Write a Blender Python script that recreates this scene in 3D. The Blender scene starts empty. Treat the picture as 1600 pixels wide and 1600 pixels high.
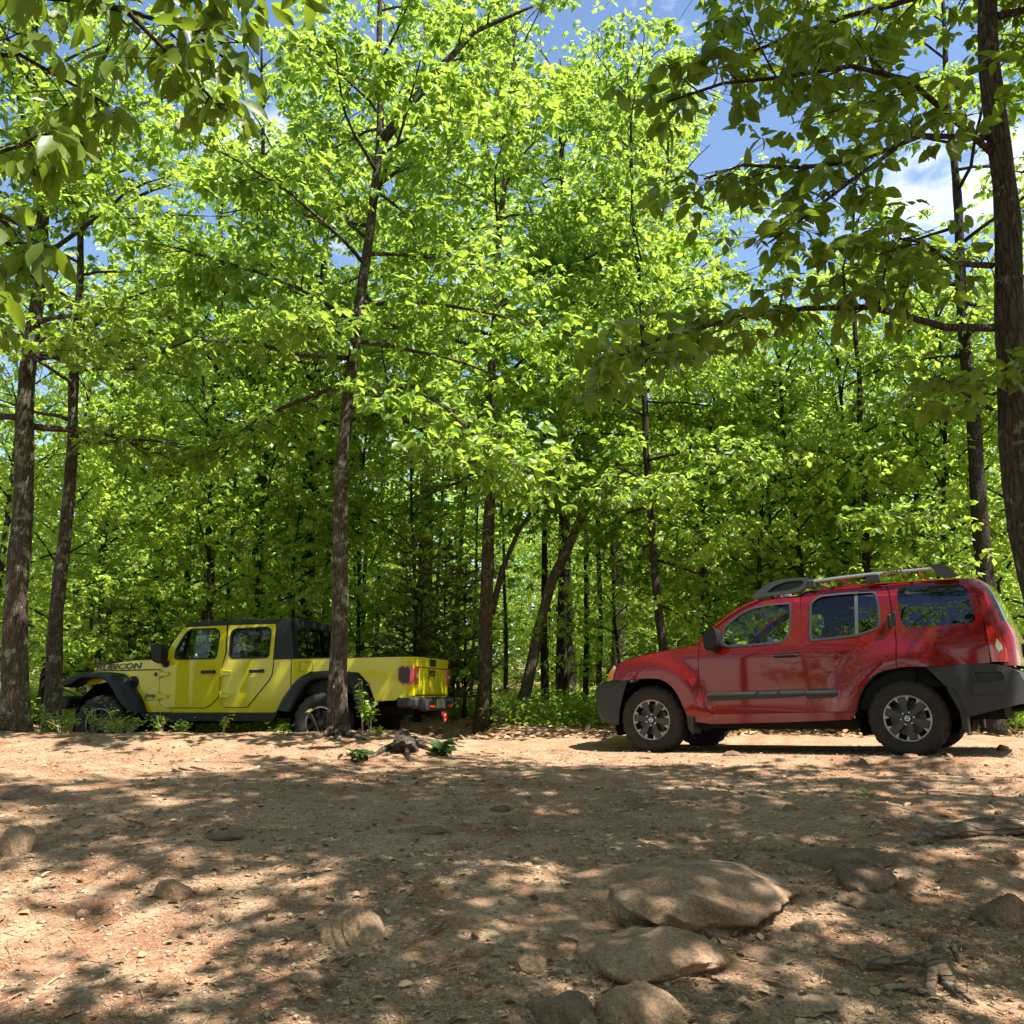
import bpy, bmesh, math, random
import numpy as np
from mathutils import Vector, Matrix
from mathutils.geometry import delaunay_2d_cdt

# ------------------------------------------------------------------ scene, camera, light
sc = bpy.context.scene
col = sc.collection
CAMZ, FPX, PITCH = 1.3, 1440.0, math.radians(11)
cd = bpy.data.cameras.new('camera'); cam = bpy.data.objects.new('camera', cd); col.objects.link(cam)
cam.location = (0, 0, CAMZ); cam.rotation_euler = (math.radians(90) + PITCH, 0, 0)
cd.sensor_fit = 'HORIZONTAL'; cd.sensor_width = 36; cd.lens = 36 * FPX / 1600
cd.clip_start = 0.05; cd.clip_end = 600
sc.camera = cam
SUN_EL, SUN_AZ = math.radians(61), math.atan2(0.45, -0.25)      # azimuth measured from +Y towards +X
sdir = Vector((math.sin(SUN_AZ) * math.cos(SUN_EL), math.cos(SUN_AZ) * math.cos(SUN_EL), math.sin(SUN_EL)))
sl = bpy.data.lights.new('sun', 'SUN'); sun = bpy.data.objects.new('sun', sl); col.objects.link(sun)
sl.energy = 5.0; sl.angle = math.radians(0.53); sl.color = (1.0, 0.955, 0.88)
sun.rotation_euler = sdir.to_track_quat('Z', 'Y').to_euler(); sun.location = (5, -5, 20)
world = bpy.data.worlds.new('World'); sc.world = world; world.use_nodes = True
wn, wl = world.node_tree.nodes, world.node_tree.links
bg = wn['Background']; bg.inputs['Strength'].default_value = 0.095
sky = wn.new('ShaderNodeTexSky'); sky.sky_type = 'NISHITA'; sky.sun_disc = False
sky.sun_elevation = SUN_EL; sky.sun_rotation = SUN_AZ; sky.air_density = 1.0; sky.dust_density = 0.3; sky.ozone_density = 1.9
wtc = wn.new('ShaderNodeTexCoord')
wno = wn.new('ShaderNodeTexNoise'); wno.inputs['Scale'].default_value = 3.1; wno.inputs['Detail'].default_value = 7; wno.inputs['Roughness'].default_value = 0.55
wmp = wn.new('ShaderNodeMapping'); wmp.inputs['Scale'].default_value = (1, 1, 1.9); wmp.inputs['Location'].default_value = (0.30, 0.1, 0.66)
wcr = wn.new('ShaderNodeValToRGB'); wcr.color_ramp.elements[0].position = 0.575; wcr.color_ramp.elements[1].position = 0.70
wmx = wn.new('ShaderNodeMixRGB'); wmx.inputs['Color2'].default_value = (8.4, 8.5, 8.8, 1)
wl.new(wtc.outputs['Generated'], wmp.inputs[0]); wl.new(wmp.outputs[0], wno.inputs['Vector']); wl.new(wno.outputs['Fac'], wcr.inputs[0])
wl.new(wcr.outputs[0], wmx.inputs['Fac']); wl.new(sky.outputs[0], wmx.inputs['Color1']); wl.new(wmx.outputs[0], bg.inputs['Color'])
vs = sc.view_settings; vs.view_transform = 'Standard'; vs.look = 'None'; vs.gamma = 1; vs.exposure = 1.4
cy = sc.cycles
cy.max_bounces = 10; cy.diffuse_bounces = 8; cy.glossy_bounces = 3; cy.transmission_bounces = 5; cy.transparent_max_bounces = 10
cy.sample_clamp_indirect = 4; cy.use_denoising = True; cy.caustics_reflective = False; cy.caustics_refractive = False
try: cy.denoiser = 'OPENIMAGEDENOISE'; cy.denoising_prefilter = 'ACCURATE'
except Exception: pass
random.seed(7)

# ------------------------------------------------------------------ picture <-> place
def ray(px, py):
    u = (px - 800) / FPX; v = (800 - py) / FPX
    return Vector((u, math.cos(PITCH) - math.sin(PITCH) * v, math.sin(PITCH) + math.cos(PITCH) * v))
def at(px, py, Y):
    r = ray(px, py); r = r * (Y / r.y)
    return Vector((r.x, r.y, r.z + CAMZ))

# ------------------------------------------------------------------ noise and ground height
_rs = np.random.RandomState(11); _lat = _rs.rand(256, 256)
def vnoise(x, y):
    x = np.asarray(x, float); y = np.asarray(y, float)
    xi = np.floor(x).astype(int); yi = np.floor(y).astype(int); fx = x - xi; fy = y - yi
    fx = fx * fx * (3 - 2 * fx); fy = fy * fy * (3 - 2 * fy)
    g = lambda a, b: _lat[a & 255, b & 255]
    return ((g(xi, yi) * (1 - fx) + g(xi + 1, yi) * fx) * (1 - fy) + (g(xi, yi + 1) * (1 - fx) + g(xi + 1, yi + 1) * fx) * fy) * 2 - 1
def fbm(x, y, o=4):
    s = 0; a = 1
    for i in range(o): s = s + a * vnoise(x * 2 ** i + 17.3 * i, y * 2 ** i + 5.1 * i); a *= .5
    return s
SU_O = Vector((1.59368889, 10.81, 0.60642882)); SU_X = Vector((0.85093091, -0.52488883, 0.02020654)); SU_Y = Vector((0.52499602, 0.85110468, 0)); SU_Z = Vector((-0.01719788, 0.01060835, 0.99979583))
TR_O = Vector((-6.02822133, 13.78, 0.41698565)); TR_X = Vector((0.97393568, -0.22647351, 0.01261127)); TR_Y = Vector((0.22649152, 0.97401314, 0)); TR_Z = Vector((-0.01228354, 0.00285635, 0.99992047))
def sm(e0, e1, v):
    t = np.clip((v - e0) / (e1 - e0), 0, 1); return t * t * (3 - 2 * t)
def boxmask(x, y, O, X, Y, x0, x1, y0, y1, f):
    lx = (x - O.x) * X.x + (y - O.y) * X.y; ly = (x - O.x) * Y.x + (y - O.y) * Y.y
    return sm(x0 - f, x0, lx) * (1 - sm(x1, x1 + f, lx)) * sm(y0 - f, y0, ly) * (1 - sm(y1, y1 + f, ly))
def plane(x, y, O, Z): return O.z - ((x - O.x) * Z.x + (y - O.y) * Z.y) / Z.z
def gh(x, y):
    x = np.asarray(x, float); y = np.asarray(y, float)
    b = np.interp(y, [-40, 0, 3, 3.6, 5, 7, 9, 10.5, 12, 14, 16, 25, 60, 140], [-.8, -.1, .02, .08, .25, .46, .58, .64, .68, .72, .80, 1.0, 2.2, 6.0])
    left = 1 - sm(-1.4, -.4, x)
    b = b + .13 * left * np.exp(-((y - 11.35) / .75) ** 2)
    n = .045 * fbm(x * .55, y * .55, 3) + .014 * fbm(x * 2.6 + 9, y * 2.6, 3) + .006 * fbm(x * 9, y * 9, 3)
    b = b + .07 * np.exp(-((x + 1.35) ** 2 + (y - 10.6) ** 2) / .35)           # low hump by the stump
    b = b + .10 * np.exp(-((x - 2.9) ** 2 / .9 + (y - 5.6) ** 2 / .12))        # bank under the weathered log
    mt = boxmask(x, y, TR_O, TR_X, TR_Y, -1.2, 4.9, -.25, 2.2, .75)
    b = b * (1 - mt) + (plane(x, y, TR_O, TR_Z) + .012) * mt
    ms = boxmask(x, y, SU_O, SU_X, SU_Y, -.6, 3.4, -.1, 1.9, .45)
    b = b * (1 - ms) + (plane(x, y, SU_O, SU_Z) + .012) * ms
    return b + n * (1 - .93 * ms) * (1 - .8 * mt)
def gz(x, y): return float(gh(x, y))
def on_ground(px, py):
    r = ray(px, py); lo = None
    for i in range(1200):
        Y = 2.0 + i * .03; p = Vector((r.x, r.y, r.z)) * (Y / r.y)
        if p.z + CAMZ <= gz(p.x, p.y): return Vector((p.x, p.y, gz(p.x, p.y)))
    p = r * (14 / r.y); return Vector((p.x, p.y, gz(p.x, p.y)))

# ------------------------------------------------------------------ materials
def mat(name): 
    m = bpy.data.materials.new(name); m.use_nodes = True
    return m, m.node_tree.nodes, m.node_tree.links, m.node_tree.nodes['Principled BSDF']
def simple(name, c, rough=.5, metal=0, coat=0, spec=.5, var=.0, bump=0, scale=30, emit=None):
    m, n, l, p = mat(name)
    p.inputs['Base Color'].default_value = (*c, 1); p.inputs['Roughness'].default_value = rough; p.inputs['Metallic'].default_value = metal
    p.inputs['Coat Weight'].default_value = coat; p.inputs['Coat Roughness'].default_value = .04; p.inputs['Specular IOR Level'].default_value = spec
    if var or bump:
        tc = n.new('ShaderNodeTexCoord'); no = n.new('ShaderNodeTexNoise'); no.inputs['Scale'].default_value = scale; no.inputs['Detail'].default_value = 5
        l.new(tc.outputs['Object'], no.inputs['Vector'])
        if var:
            mx = n.new('ShaderNodeMixRGB'); mx.inputs['Color1'].default_value = (*[a * (1 - var) for a in c], 1); mx.inputs['Color2'].default_value = (*[min(1, a * (1 + var)) for a in c], 1)
            l.new(no.outputs['Fac'], mx.inputs['Fac']); l.new(mx.outputs[0], p.inputs['Base Color'])
        if bump:
            b = n.new('ShaderNodeBump'); b.inputs['Strength'].default_value = bump; b.inputs['Distance'].default_value = .02
            l.new(no.outputs['Fac'], b.inputs['Height']); l.new(b.outputs[0], p.inputs['Normal'])
    return m
def paint(name, c, metal, dust=(.42, .33, .24), top=.75, dustk=.22):
    m, n, l, p = mat(name)
    p.inputs['Metallic'].default_value = metal; p.inputs['Roughness'].default_value = .34; p.inputs['Specular IOR Level'].default_value = .08; p.inputs['Coat Weight'].default_value = .85; p.inputs['Coat Roughness'].default_value = .035
    tc = n.new('ShaderNodeTexCoord'); sp = n.new('ShaderNodeSeparateXYZ'); l.new(tc.outputs['Object'], sp.inputs[0])
    mr = n.new('ShaderNodeMapRange'); mr.inputs['From Min'].default_value = top; mr.inputs['From Max'].default_value = .35; l.new(sp.outputs['Z'], mr.inputs['Value'])
    no = n.new('ShaderNodeTexNoise'); no.inputs['Scale'].default_value = 5; no.inputs['Detail'].default_value = 9; no.inputs['Roughness'].default_value = .65; l.new(tc.outputs['Object'], no.inputs['Vector'])
    mu = n.new('ShaderNodeMath'); mu.operation = 'MULTIPLY_ADD'; l.new(mr.outputs[0], mu.inputs[0]); l.new(no.outputs['Fac'], mu.inputs[1])
    no2 = n.new('ShaderNodeMath'); no2.operation = 'MULTIPLY'; no2.inputs[1].default_value = .07; l.new(no.outputs['Fac'], no2.inputs[0]); l.new(no2.outputs[0], mu.inputs[2])
    mul = n.new('ShaderNodeMath'); mul.operation = 'MULTIPLY'; mul.inputs[1].default_value = dustk; l.new(mu.outputs[0], mul.inputs[0])
    mx = n.new('ShaderNodeMixRGB'); mx.inputs['Color1'].default_value = (*c, 1); mx.inputs['Color2'].default_value = (*dust, 1); l.new(mul.outputs[0], mx.inputs['Fac']); l.new(mx.outputs[0], p.inputs['Base Color'])
    ro = n.new('ShaderNodeMath'); ro.operation = 'MULTIPLY_ADD'; ro.inputs[1].default_value = .6; ro.inputs[2].default_value = .035; l.new(mul.outputs[0], ro.inputs[0]); l.new(ro.outputs[0], p.inputs['Coat Roughness'])
    return m
def glass(name, tint, refl=1.0, rough=0.0):
    m, n, l, p = mat(name); n.remove(p); out = n['Material Output']
    tr = n.new('ShaderNodeBsdfTransparent'); tr.inputs['Color'].default_value = (*tint, 1)
    gl = n.new('ShaderNodeBsdfGlossy'); gl.inputs['Roughness'].default_value = rough; gl.inputs['Color'].default_value = (.95, .97, 1, 1)
    fr = n.new('ShaderNodeFresnel'); fr.inputs['IOR'].default_value = 1.5
    mu = n.new('ShaderNodeMath'); mu.operation = 'MULTIPLY'; mu.inputs[1].default_value = refl; mu.use_clamp = True
    mx = n.new('ShaderNodeMixShader'); l.new(fr.outputs[0], mu.inputs[0]); l.new(mu.outputs[0], mx.inputs[0]); l.new(tr.outputs[0], mx.inputs[1]); l.new(gl.outputs[0], mx.inputs[2]); l.new(mx.outputs[0], out.inputs[0])
    return m
def leafmat(name, dark, light, trans, tfac=.5, rough=.42):
    m, n, l, p = mat(name); out = n['Material Output']
    a = n.new('ShaderNodeAttribute'); a.attribute_name = 'v'
    mx = n.new('ShaderNodeMixRGB'); mx.inputs['Color1'].default_value = (*dark, 1); mx.inputs['Color2'].default_value = (*light, 1); l.new(a.outputs['Fac'], mx.inputs['Fac'])
    oi = n.new('ShaderNodeObjectInfo'); hs = n.new('ShaderNodeHueSaturation'); mr = n.new('ShaderNodeMapRange'); mr.inputs['To Min'].default_value = .482; mr.inputs['To Max'].default_value = .525; l.new(oi.outputs['Random'], mr.inputs['Value']); l.new(mr.outputs[0], hs.inputs['Hue'])
    mv = n.new('ShaderNodeMapRange'); mv.inputs['To Min'].default_value = 1.15; mv.inputs['To Max'].default_value = .8; l.new(oi.outputs['Random'], mv.inputs['Value']); l.new(mv.outputs[0], hs.inputs['Value']); l.new(mx.outputs[0], hs.inputs['Color'])
    l.new(hs.outputs[0], p.inputs['Base Color']); p.inputs['Roughness'].default_value = rough; p.inputs['Specular IOR Level'].default_value = .4
    tb = n.new('ShaderNodeBsdfTranslucent'); m2 = n.new('ShaderNodeMixRGB'); m2.blend_type = 'MULTIPLY'; m2.inputs['Fac'].default_value = 1
    m3 = n.new('ShaderNodeMixRGB'); m3.inputs['Color1'].default_value = (*[c * .62 for c in trans], 1); m3.inputs['Color2'].default_value = (*trans, 1); l.new(a.outputs['Fac'], m3.inputs['Fac'])
    l.new(m3.outputs[0], tb.inputs['Color'])
    ms = n.new('ShaderNodeMixShader'); ms.inputs[0].default_value = tfac; l.new(p.outputs[0], ms.inputs[1]); l.new(tb.outputs[0], ms.inputs[2]); l.new(ms.outputs[0], out.inputs[0])
    return m
def barkmat(name, c1, c2, lichen, lich=.55, sc_=1.0, st=(22, 22, 5)):
    m, n, l, p = mat(name); p.inputs['Roughness'].default_value = .9; p.inputs['Specular IOR Level'].default_value = .15
    g = n.new('ShaderNodeNewGeometry'); mp = n.new('ShaderNodeMapping'); mp.inputs['Scale'].default_value = [q * sc_ for q in st]; l.new(g.outputs['Position'], mp.inputs[0])
    no = n.new('ShaderNodeTexNoise'); no.inputs['Scale'].default_value = 1.6; no.inputs['Detail'].default_value = 8; no.inputs['Roughness'].default_value = .68; no.inputs['Distortion'].default_value = .8; l.new(mp.outputs[0], no.inputs['Vector'])
    vo = n.new('ShaderNodeTexVoronoi'); vo.feature = 'DISTANCE_TO_EDGE'; vo.inputs['Scale'].default_value = 1.3; l.new(mp.outputs[0], vo.inputs['Vector'])
    cr = n.new('ShaderNodeValToRGB'); cr.color_ramp.elements[0].position = .32; cr.color_ramp.elements[1].position = .68
    cr.color_ramp.elements[0].color = (*c1, 1); cr.color_ramp.elements[1].color = (*c2, 1); l.new(no.outputs['Fac'], cr.inputs[0])
    n2 = n.new('ShaderNodeTexNoise'); n2.inputs['Scale'].default_value = 7; n2.inputs['Detail'].default_value = 7; n2.inputs['Roughness'].default_value = .7; l.new(g.outputs['Position'], n2.inputs['Vector'])
    c2r = n.new('ShaderNodeValToRGB'); c2r.color_ramp.elements[0].position = lich; c2r.color_ramp.elements[1].position = lich + .07; l.new(n2.outputs['Fac'], c2r.inputs[0])
    mx = n.new('ShaderNodeMixRGB'); mx.inputs['Color2'].default_value = (*lichen, 1); l.new(c2r.outputs[0], mx.inputs['Fac']); l.new(cr.outputs[0], mx.inputs['Color1'])
    vc = n.new('ShaderNodeValToRGB'); vc.color_ramp.elements[0].position = .0; vc.color_ramp.elements[1].position = .14; vc.color_ramp.elements[0].color = (.3, .3, .3, 1); l.new(vo.outputs['Distance'], vc.inputs[0])
    m2 = n.new('ShaderNodeMixRGB'); m2.blend_type = 'MULTIPLY'; m2.inputs['Fac'].default_value = .55; l.new(mx.outputs[0], m2.inputs['Color1']); l.new(vc.outputs[0], m2.inputs['Color2'])
    l.new(m2.outputs[0], p.inputs['Base Color'])
    ad = n.new('ShaderNodeMath'); ad.operation = 'ADD'; l.new(no.outputs['Fac'], ad.inputs[0]); l.new(vc.outputs[0], ad.inputs[1])
    b = n.new('ShaderNodeBump'); b.inputs['Strength'].default_value = .9; b.inputs['Distance'].default_value = .02; l.new(ad.outputs[0], b.inputs['Height']); l.new(b.outputs[0], p.inputs['Normal'])
    return m
def earthmat(name, cols, gscale=1.0, bump=.6, rock=False):
    m, n, l, p = mat(name); p.inputs['Roughness'].default_value = .95; p.inputs['Specular IOR Level'].default_value = .12
    g = n.new('ShaderNodeNewGeometry')
    def noise(s, d=6, r=.6):
        t = n.new('ShaderNodeTexNoise'); t.inputs['Scale'].default_value = s * gscale; t.inputs['Detail'].default_value = d; t.inputs['Roughness'].default_value = r; l.new(g.outputs['Position'], t.inputs['Vector']); return t
    def ramp(src, a, b, ca, cb):
        t = n.new('ShaderNodeValToRGB'); t.color_ramp.elements[0].position = a; t.color_ramp.elements[1].position = b; t.color_ramp.elements[0].color = (*ca, 1); t.color_ramp.elements[1].color = (*cb, 1); l.new(src, t.inputs[0]); return t
    a = noise(.75, 5); b_ = noise(4, 8, .65); c = noise(42, 6, .7)
    r1 = ramp(a.outputs['Fac'], .40, .62, cols[0], cols[1]); r2 = ramp(b_.outputs['Fac'], .42, .66, (0, 0, 0), (1, 1, 1))
    mx = n.new('ShaderNodeMixRGB'); mx.inputs['Color2'].default_value = (*cols[2], 1); l.new(r2.outputs[0], mx.inputs['Fac']); l.new(r1.outputs[0], mx.inputs['Color1'])
    r3 = ramp(c.outputs['Fac'], .35, .65, (.52, .48, .44), (1.3, 1.27, 1.2))
    m2 = n.new('ShaderNodeMixRGB'); m2.blend_type = 'MULTIPLY'; m2.inputs['Fac'].default_value = .8; l.new(mx.outputs[0], m2.inputs['Color1']); l.new(r3.outputs[0], m2.inputs['Color2'])
    vo = n.new('ShaderNodeTexVoronoi'); vo.inputs['Scale'].default_value = 70 * gscale; vo.inputs['Randomness'].default_value = 1; l.new(g.outputs['Position'], vo.inputs['Vector'])
    sp = n.new('ShaderNodeSeparateColor'); l.new(vo.outputs['Color'], sp.inputs[0])
    r4 = ramp(sp.outputs[0], .80, .86, (0, 0, 0), (1, 1, 1)); r5 = ramp(vo.outputs['Distance'], .25, .42, (1, 1, 1), (0, 0, 0))
    mm = n.new('ShaderNodeMixRGB'); mm.blend_type = 'MULTIPLY'; mm.inputs['Fac'].default_value = 1; l.new(r4.outputs[0], mm.inputs['Color1']); l.new(r5.outputs[0], mm.inputs['Color2'])
    m4 = n.new('ShaderNodeMixRGB'); m4.inputs['Color2'].default_value = (*cols[3], 1); l.new(mm.outputs[0], m4.inputs['Fac']); l.new(m2.outputs[0], m4.inputs['Color1'])
    l.new(m4.outputs[0], p.inputs['Base Color'])
    ad = n.new('ShaderNodeMath'); ad.operation = 'ADD'; l.new(c.outputs['Fac'], ad.inputs[0]); l.new(mm.outputs[0], ad.inputs[1])
    a2 = n.new('ShaderNodeMath'); a2.operation = 'MULTIPLY_ADD'; a2.inputs[1].default_value = 2.2; l.new(b_.outputs['Fac'], a2.inputs[0]); l.new(ad.outputs[0], a2.inputs[2])
    bp = n.new('ShaderNodeBump'); bp.inputs['Strength'].default_value = bump; bp.inputs['Distance'].default_value = .018; l.new(a2.outputs[0], bp.inputs['Height']); l.new(bp.outputs[0], p.inputs['Normal'])
    return m
def attrmat(name, c1, c2, rough=.9):
    m, n, l, p = mat(name); p.inputs['Roughness'].default_value = rough; p.inputs['Specular IOR Level'].default_value = .2
    a = n.new('ShaderNodeAttribute'); a.attribute_name = 'v'
    mx = n.new('ShaderNodeMixRGB'); mx.inputs['Color1'].default_value = (*c1, 1); mx.inputs['Color2'].default_value = (*c2, 1); l.new(a.outputs['Fac'], mx.inputs['Fac']); l.new(mx.outputs[0], p.inputs['Base Color'])
    return m
M = {}
M['dirt'] = earthmat('dirt', [(.33, .20, .125), (.235, .112, .062), (.39, .28, .185), (.47, .37, .255)])
M['rock'] = earthmat('rock', [(.31, .205, .135), (.25, .15, .095), (.37, .26, .175), (.44, .34, .235)], 1.3, .7)
M['rock_dark'] = earthmat('rock_dark', [(.20, .13, .09), (.15, .095, .07), (.25, .175, .125), (.32, .25, .175)], 1.9, .7)
M['oldwood'] = barkmat('oldwood', (.13, .085, .055), (.30, .22, .155), (.36, .29, .22), .55, .9, (5, 24, 24))
M['bark'] = barkmat('bark', (.035, .027, .02), (.145, .112, .085), (.25, .26, .19), .54)
M['bark_red'] = barkmat('bark_red', (.04, .027, .019), (.17, .12, .088), (.24, .23, .17), .58)
M['bark_pale'] = barkmat('bark_pale', (.07, .055, .042), (.25, .20, .155), (.34, .33, .26), .55)
M['bark_near'] = barkmat('bark_near', (.03, .022, .017), (.13, .098, .075), (.22, .23, .165), .57)
M['bark_dark'] = barkmat('bark_dark', (.022, .017, .013), (.075, .058, .045), (.13, .14, .10), .60)
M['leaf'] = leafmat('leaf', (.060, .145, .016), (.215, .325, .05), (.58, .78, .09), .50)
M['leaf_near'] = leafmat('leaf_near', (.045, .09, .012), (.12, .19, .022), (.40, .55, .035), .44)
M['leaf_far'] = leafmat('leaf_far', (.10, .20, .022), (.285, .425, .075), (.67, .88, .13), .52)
M['leaf_ground'] = leafmat('leaf_ground', (.11, .20, .016), (.25, .37, .05), (.56, .74, .07), .48)
M['leaf_young_lit'] = leafmat('leaf_young_lit', (.11, .23, .025), (.32, .45, .07), (.72, .92, .13), .54)  # young leaf tone, brightened in place of light missing in the undergrowth
M['needle'] = leafmat('needle', (.09, .13, .03), (.26, .27, .09), (.30, .33, .08), .3)
M['deadleaf'] = attrmat('deadleaf', (.16, .085, .045), (.47, .33, .19))
M['straw'] = attrmat('straw', (.17, .10, .055), (.50, .38, .24))
M['pebble'] = attrmat('pebble', (.16, .105, .07), (.45, .35, .25))
M['red'] = paint('red', (.20, .003, .007), .25, dustk=.10)
M['yellow'] = paint('yellow', (.56, .50, .008), .0, top=.7, dustk=.15)
M['black_plastic'] = simple('black_plastic', (.012, .0125, .0135), .5, spec=.3, var=.25, scale=12)
M['grey_plastic'] = simple('grey_plastic', (.036, .037, .039), .6, spec=.3, var=.25, scale=8, bump=.05)
M['hardtop'] = simple('hardtop', (.014, .015, .017), .45, spec=.3, bump=.05, scale=150)
M['interior'] = simple('interior', (.014, .014, .015), .85, spec=.2, var=.3)
M['under'] = simple('under', (.012, .011, .010), .9, spec=.1, var=.5, scale=9)
M['rubber'] = simple('rubber', (.026, .021, .018), .75, spec=.3, var=.6, scale=9, bump=.25)
M['trim'] = simple('trim', (.05, .052, .056), .35)
M['trim_grey'] = simple('trim_grey', (.12, .125, .135), .42, metal=.3)
M['silver'] = simple('silver', (.62, .62, .62), .28, metal=.9)
M['machined'] = simple('machined', (.34, .31, .27), .36, metal=.6, var=.2)
M['alloy_dark'] = simple('alloy_dark', (.05, .045, .042), .38, metal=.4, var=.4, scale=14)
M['rack_grey'] = simple('rack_grey', (.06, .063, .068), .45)
M['leaf_dark'] = leafmat('leaf_dark', (.025, .06, .015), (.06, .11, .025), (.12, .22, .03), .25)
M['red_lens'] = simple('red_lens', (.42, .006, .006), .08, coat=1)
M['dark_lens'] = simple('dark_lens', (.012, .003, .004), .25)
M['amber'] = simple('amber', (.75, .25, .03), .1, coat=1)
M['clear_lens'] = simple('clear_lens', (.72, .70, .66), .08, coat=1)
M['decal'] = simple('decal', (.012, .012, .014), .4)
M['decal_white'] = simple('decal_white', (.8, .8, .8), .4)
M['hook_red'] = simple('hook_red', (.62, .03, .03), .35, coat=.5)
M['glass_clear'] = glass('glass_clear', (.80, .85, .81), 1.0)
M['glass_tint'] = glass('glass_tint', (.06, .065, .065), 1.7)
M['glass_mid'] = glass('glass_mid', (.25, .28, .27), 1.4)
M['yellowleaf'] = simple('yellowleaf', (.55, .47, .12), .5)
M['stem'] = simple('stem', (.3, .25, .15), .7)

# ------------------------------------------------------------------ objects and helpers
def tag(o, label=None, cat=None, group=None, kind=None):
    if label: o['label'] = label
    if cat: o['category'] = cat
    if group: o['group'] = group
    if kind: o['kind'] = kind
    return o
def empty(name, loc=(0, 0, 0), rz=0):
    o = bpy.data.objects.new(name, None); o.empty_display_size = .2; o.location = loc; o.rotation_euler = (0, 0, rz); col.objects.link(o); return o
def frame_empty(name, O, X, Y, Z):
    o = empty(name); o.matrix_world = Matrix(((X.x, Y.x, Z.x, O.x), (X.y, Y.y, Z.y, O.y), (X.z, Y.z, Z.z, O.z), (0, 0, 0, 1))); return o
def link(name, me, parent=None):
    o = bpy.data.objects.new(name, me); o.parent = parent; col.objects.link(o); return o
class MB:
    def __init__(s): s.v = []; s.f = []; s.m = []
    def add(s, v, f, m=0):
        k = len(s.v); s.v += [tuple(p) for p in v]; s.f += [tuple(i + k for i in q) for q in f]; s.m += [m] * len(f); return s
    def box(s, c, d, m=0, rz=0, ry=0):
        cx, cy_, cz = c; a, b, h = d[0] / 2, d[1] / 2, d[2] / 2; R = Matrix.Rotation(rz, 3, 'Z') @ Matrix.Rotation(ry, 3, 'Y')
        v = [Vector(c) + R @ Vector((x * a, y * b, z * h)) for x in (-1, 1) for y in (-1, 1) for z in (-1, 1)]
        return s.add(v, [(0, 1, 3, 2), (4, 6, 7, 5), (0, 4, 5, 1), (2, 3, 7, 6), (0, 2, 6, 4), (1, 5, 7, 3)], m)
    def prism(s, poly, y0, y1, m=0):
        n = len(poly); v = [(x, y0, z) for x, z in poly] + [(x, y1, z) for x, z in poly]
        tri = tess(poly)
        f = [tuple(t) for t in tri] + [tuple(i + n for i in reversed(t)) for t in tri] + [(i, (i + 1) % n, (i + 1) % n + n, i + n) for i in range(n)]
        return s.add(v, f, m)
    def tube(s, pts, rad, n=8, m=0, cap=True, squash=1.0):
        pts = [Vector(p) for p in pts]; k = len(pts)
        if not hasattr(rad, '__len__'): rad = [rad] * k
        up = Vector((0, 0, 1)); v = []; prev = None
        for i, p in enumerate(pts):
            t = (pts[min(i + 1, k - 1)] - pts[max(i - 1, 0)]).normalized()
            if prev is None: a = t.cross(up) if abs(t.z) < .95 else t.cross(Vector((1, 0, 0)))
            else: a = prev - t * prev.dot(t)
            a.normalize(); prev = a; b = t.cross(a)
            for j in range(n):
                an = 2 * math.pi * j / n; v.append(p + (a * math.cos(an) + b * math.sin(an) * squash) * rad[i])
        f = [(i * n + j, i * n + (j + 1) % n, (i + 1) * n + (j + 1) % n, (i + 1) * n + j) for i in range(k - 1) for j in range(n)]
        if cap: f += [tuple(range(n - 1, -1, -1)), tuple((k - 1) * n + j for j in range(n))]
        return s.add(v, f, m)
    def lathe(s, c, prof, n=48, m=0, mod=None, axis='Y'):      # prof: (radius, offset along axis)
        v = []
        for j in range(n):
            an = 2 * math.pi * j / n
            for i, (r, y) in enumerate(prof):
                rr = r + (mod(j, i) if mod else 0); v.append((c[0] + rr * math.cos(an), c[1] + y, c[2] + rr * math.sin(an)))
        k = len(prof); f = [(j * k + i, j * k + i + 1, ((j + 1) % n) * k + i + 1, ((j + 1) % n) * k + i) for j in range(n) for i in range(k - 1)]
        return s.add(v, f, m)
    def grid(s, rows, m=0, flip=False):
        a, b = len(rows), len(rows[0]); v = [p for r in rows for p in r]
        f = [(i * b + j, i * b + j + 1, (i + 1) * b + j + 1, (i + 1) * b + j) for i in range(a - 1) for j in range(b - 1)]
        return s.add(v, f, m)
    def mesh(s, name, mats, sharp=35):
        me = bpy.data.meshes.new(name); me.from_pydata(s.v, [], s.f)
        for q in mats: me.materials.append(M[q])
        me.polygons.foreach_set('material_index', s.m); me.polygons.foreach_set('use_smooth', [True] * len(s.f)); me.update()
        if sharp and len(s.f) < 60000:
            try: me.set_sharp_from_angle(angle=math.radians(sharp))
            except Exception: pass
        return me
    def build(s, name, mats, parent=None, bevel=0, sharp=35, seg=2):
        if isinstance(mats, str): mats = [mats]
        o = link(name, s.mesh(name, mats, sharp), parent)
        if bevel:
            b = o.modifiers.new('bevel', 'BEVEL'); b.width = bevel; b.segments = seg; b.limit_method = 'ANGLE'; b.angle_limit = math.radians(38)
        return o
def tess(poly):
    from mathutils.geometry import tessellate_polygon
    return tessellate_polygon([[Vector((x, z, 0)) for x, z in poly]])
def inpoly(p, poly):
    x, y = p; c = False; n = len(poly); j = n - 1
    for i in range(n):
        xi, yi = poly[i]; xj, yj = poly[j]
        if (yi > y) != (yj > y) and x < (xj - xi) * (y - yi) / (yj - yi) + xi: c = not c
        j = i
    return c
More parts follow.
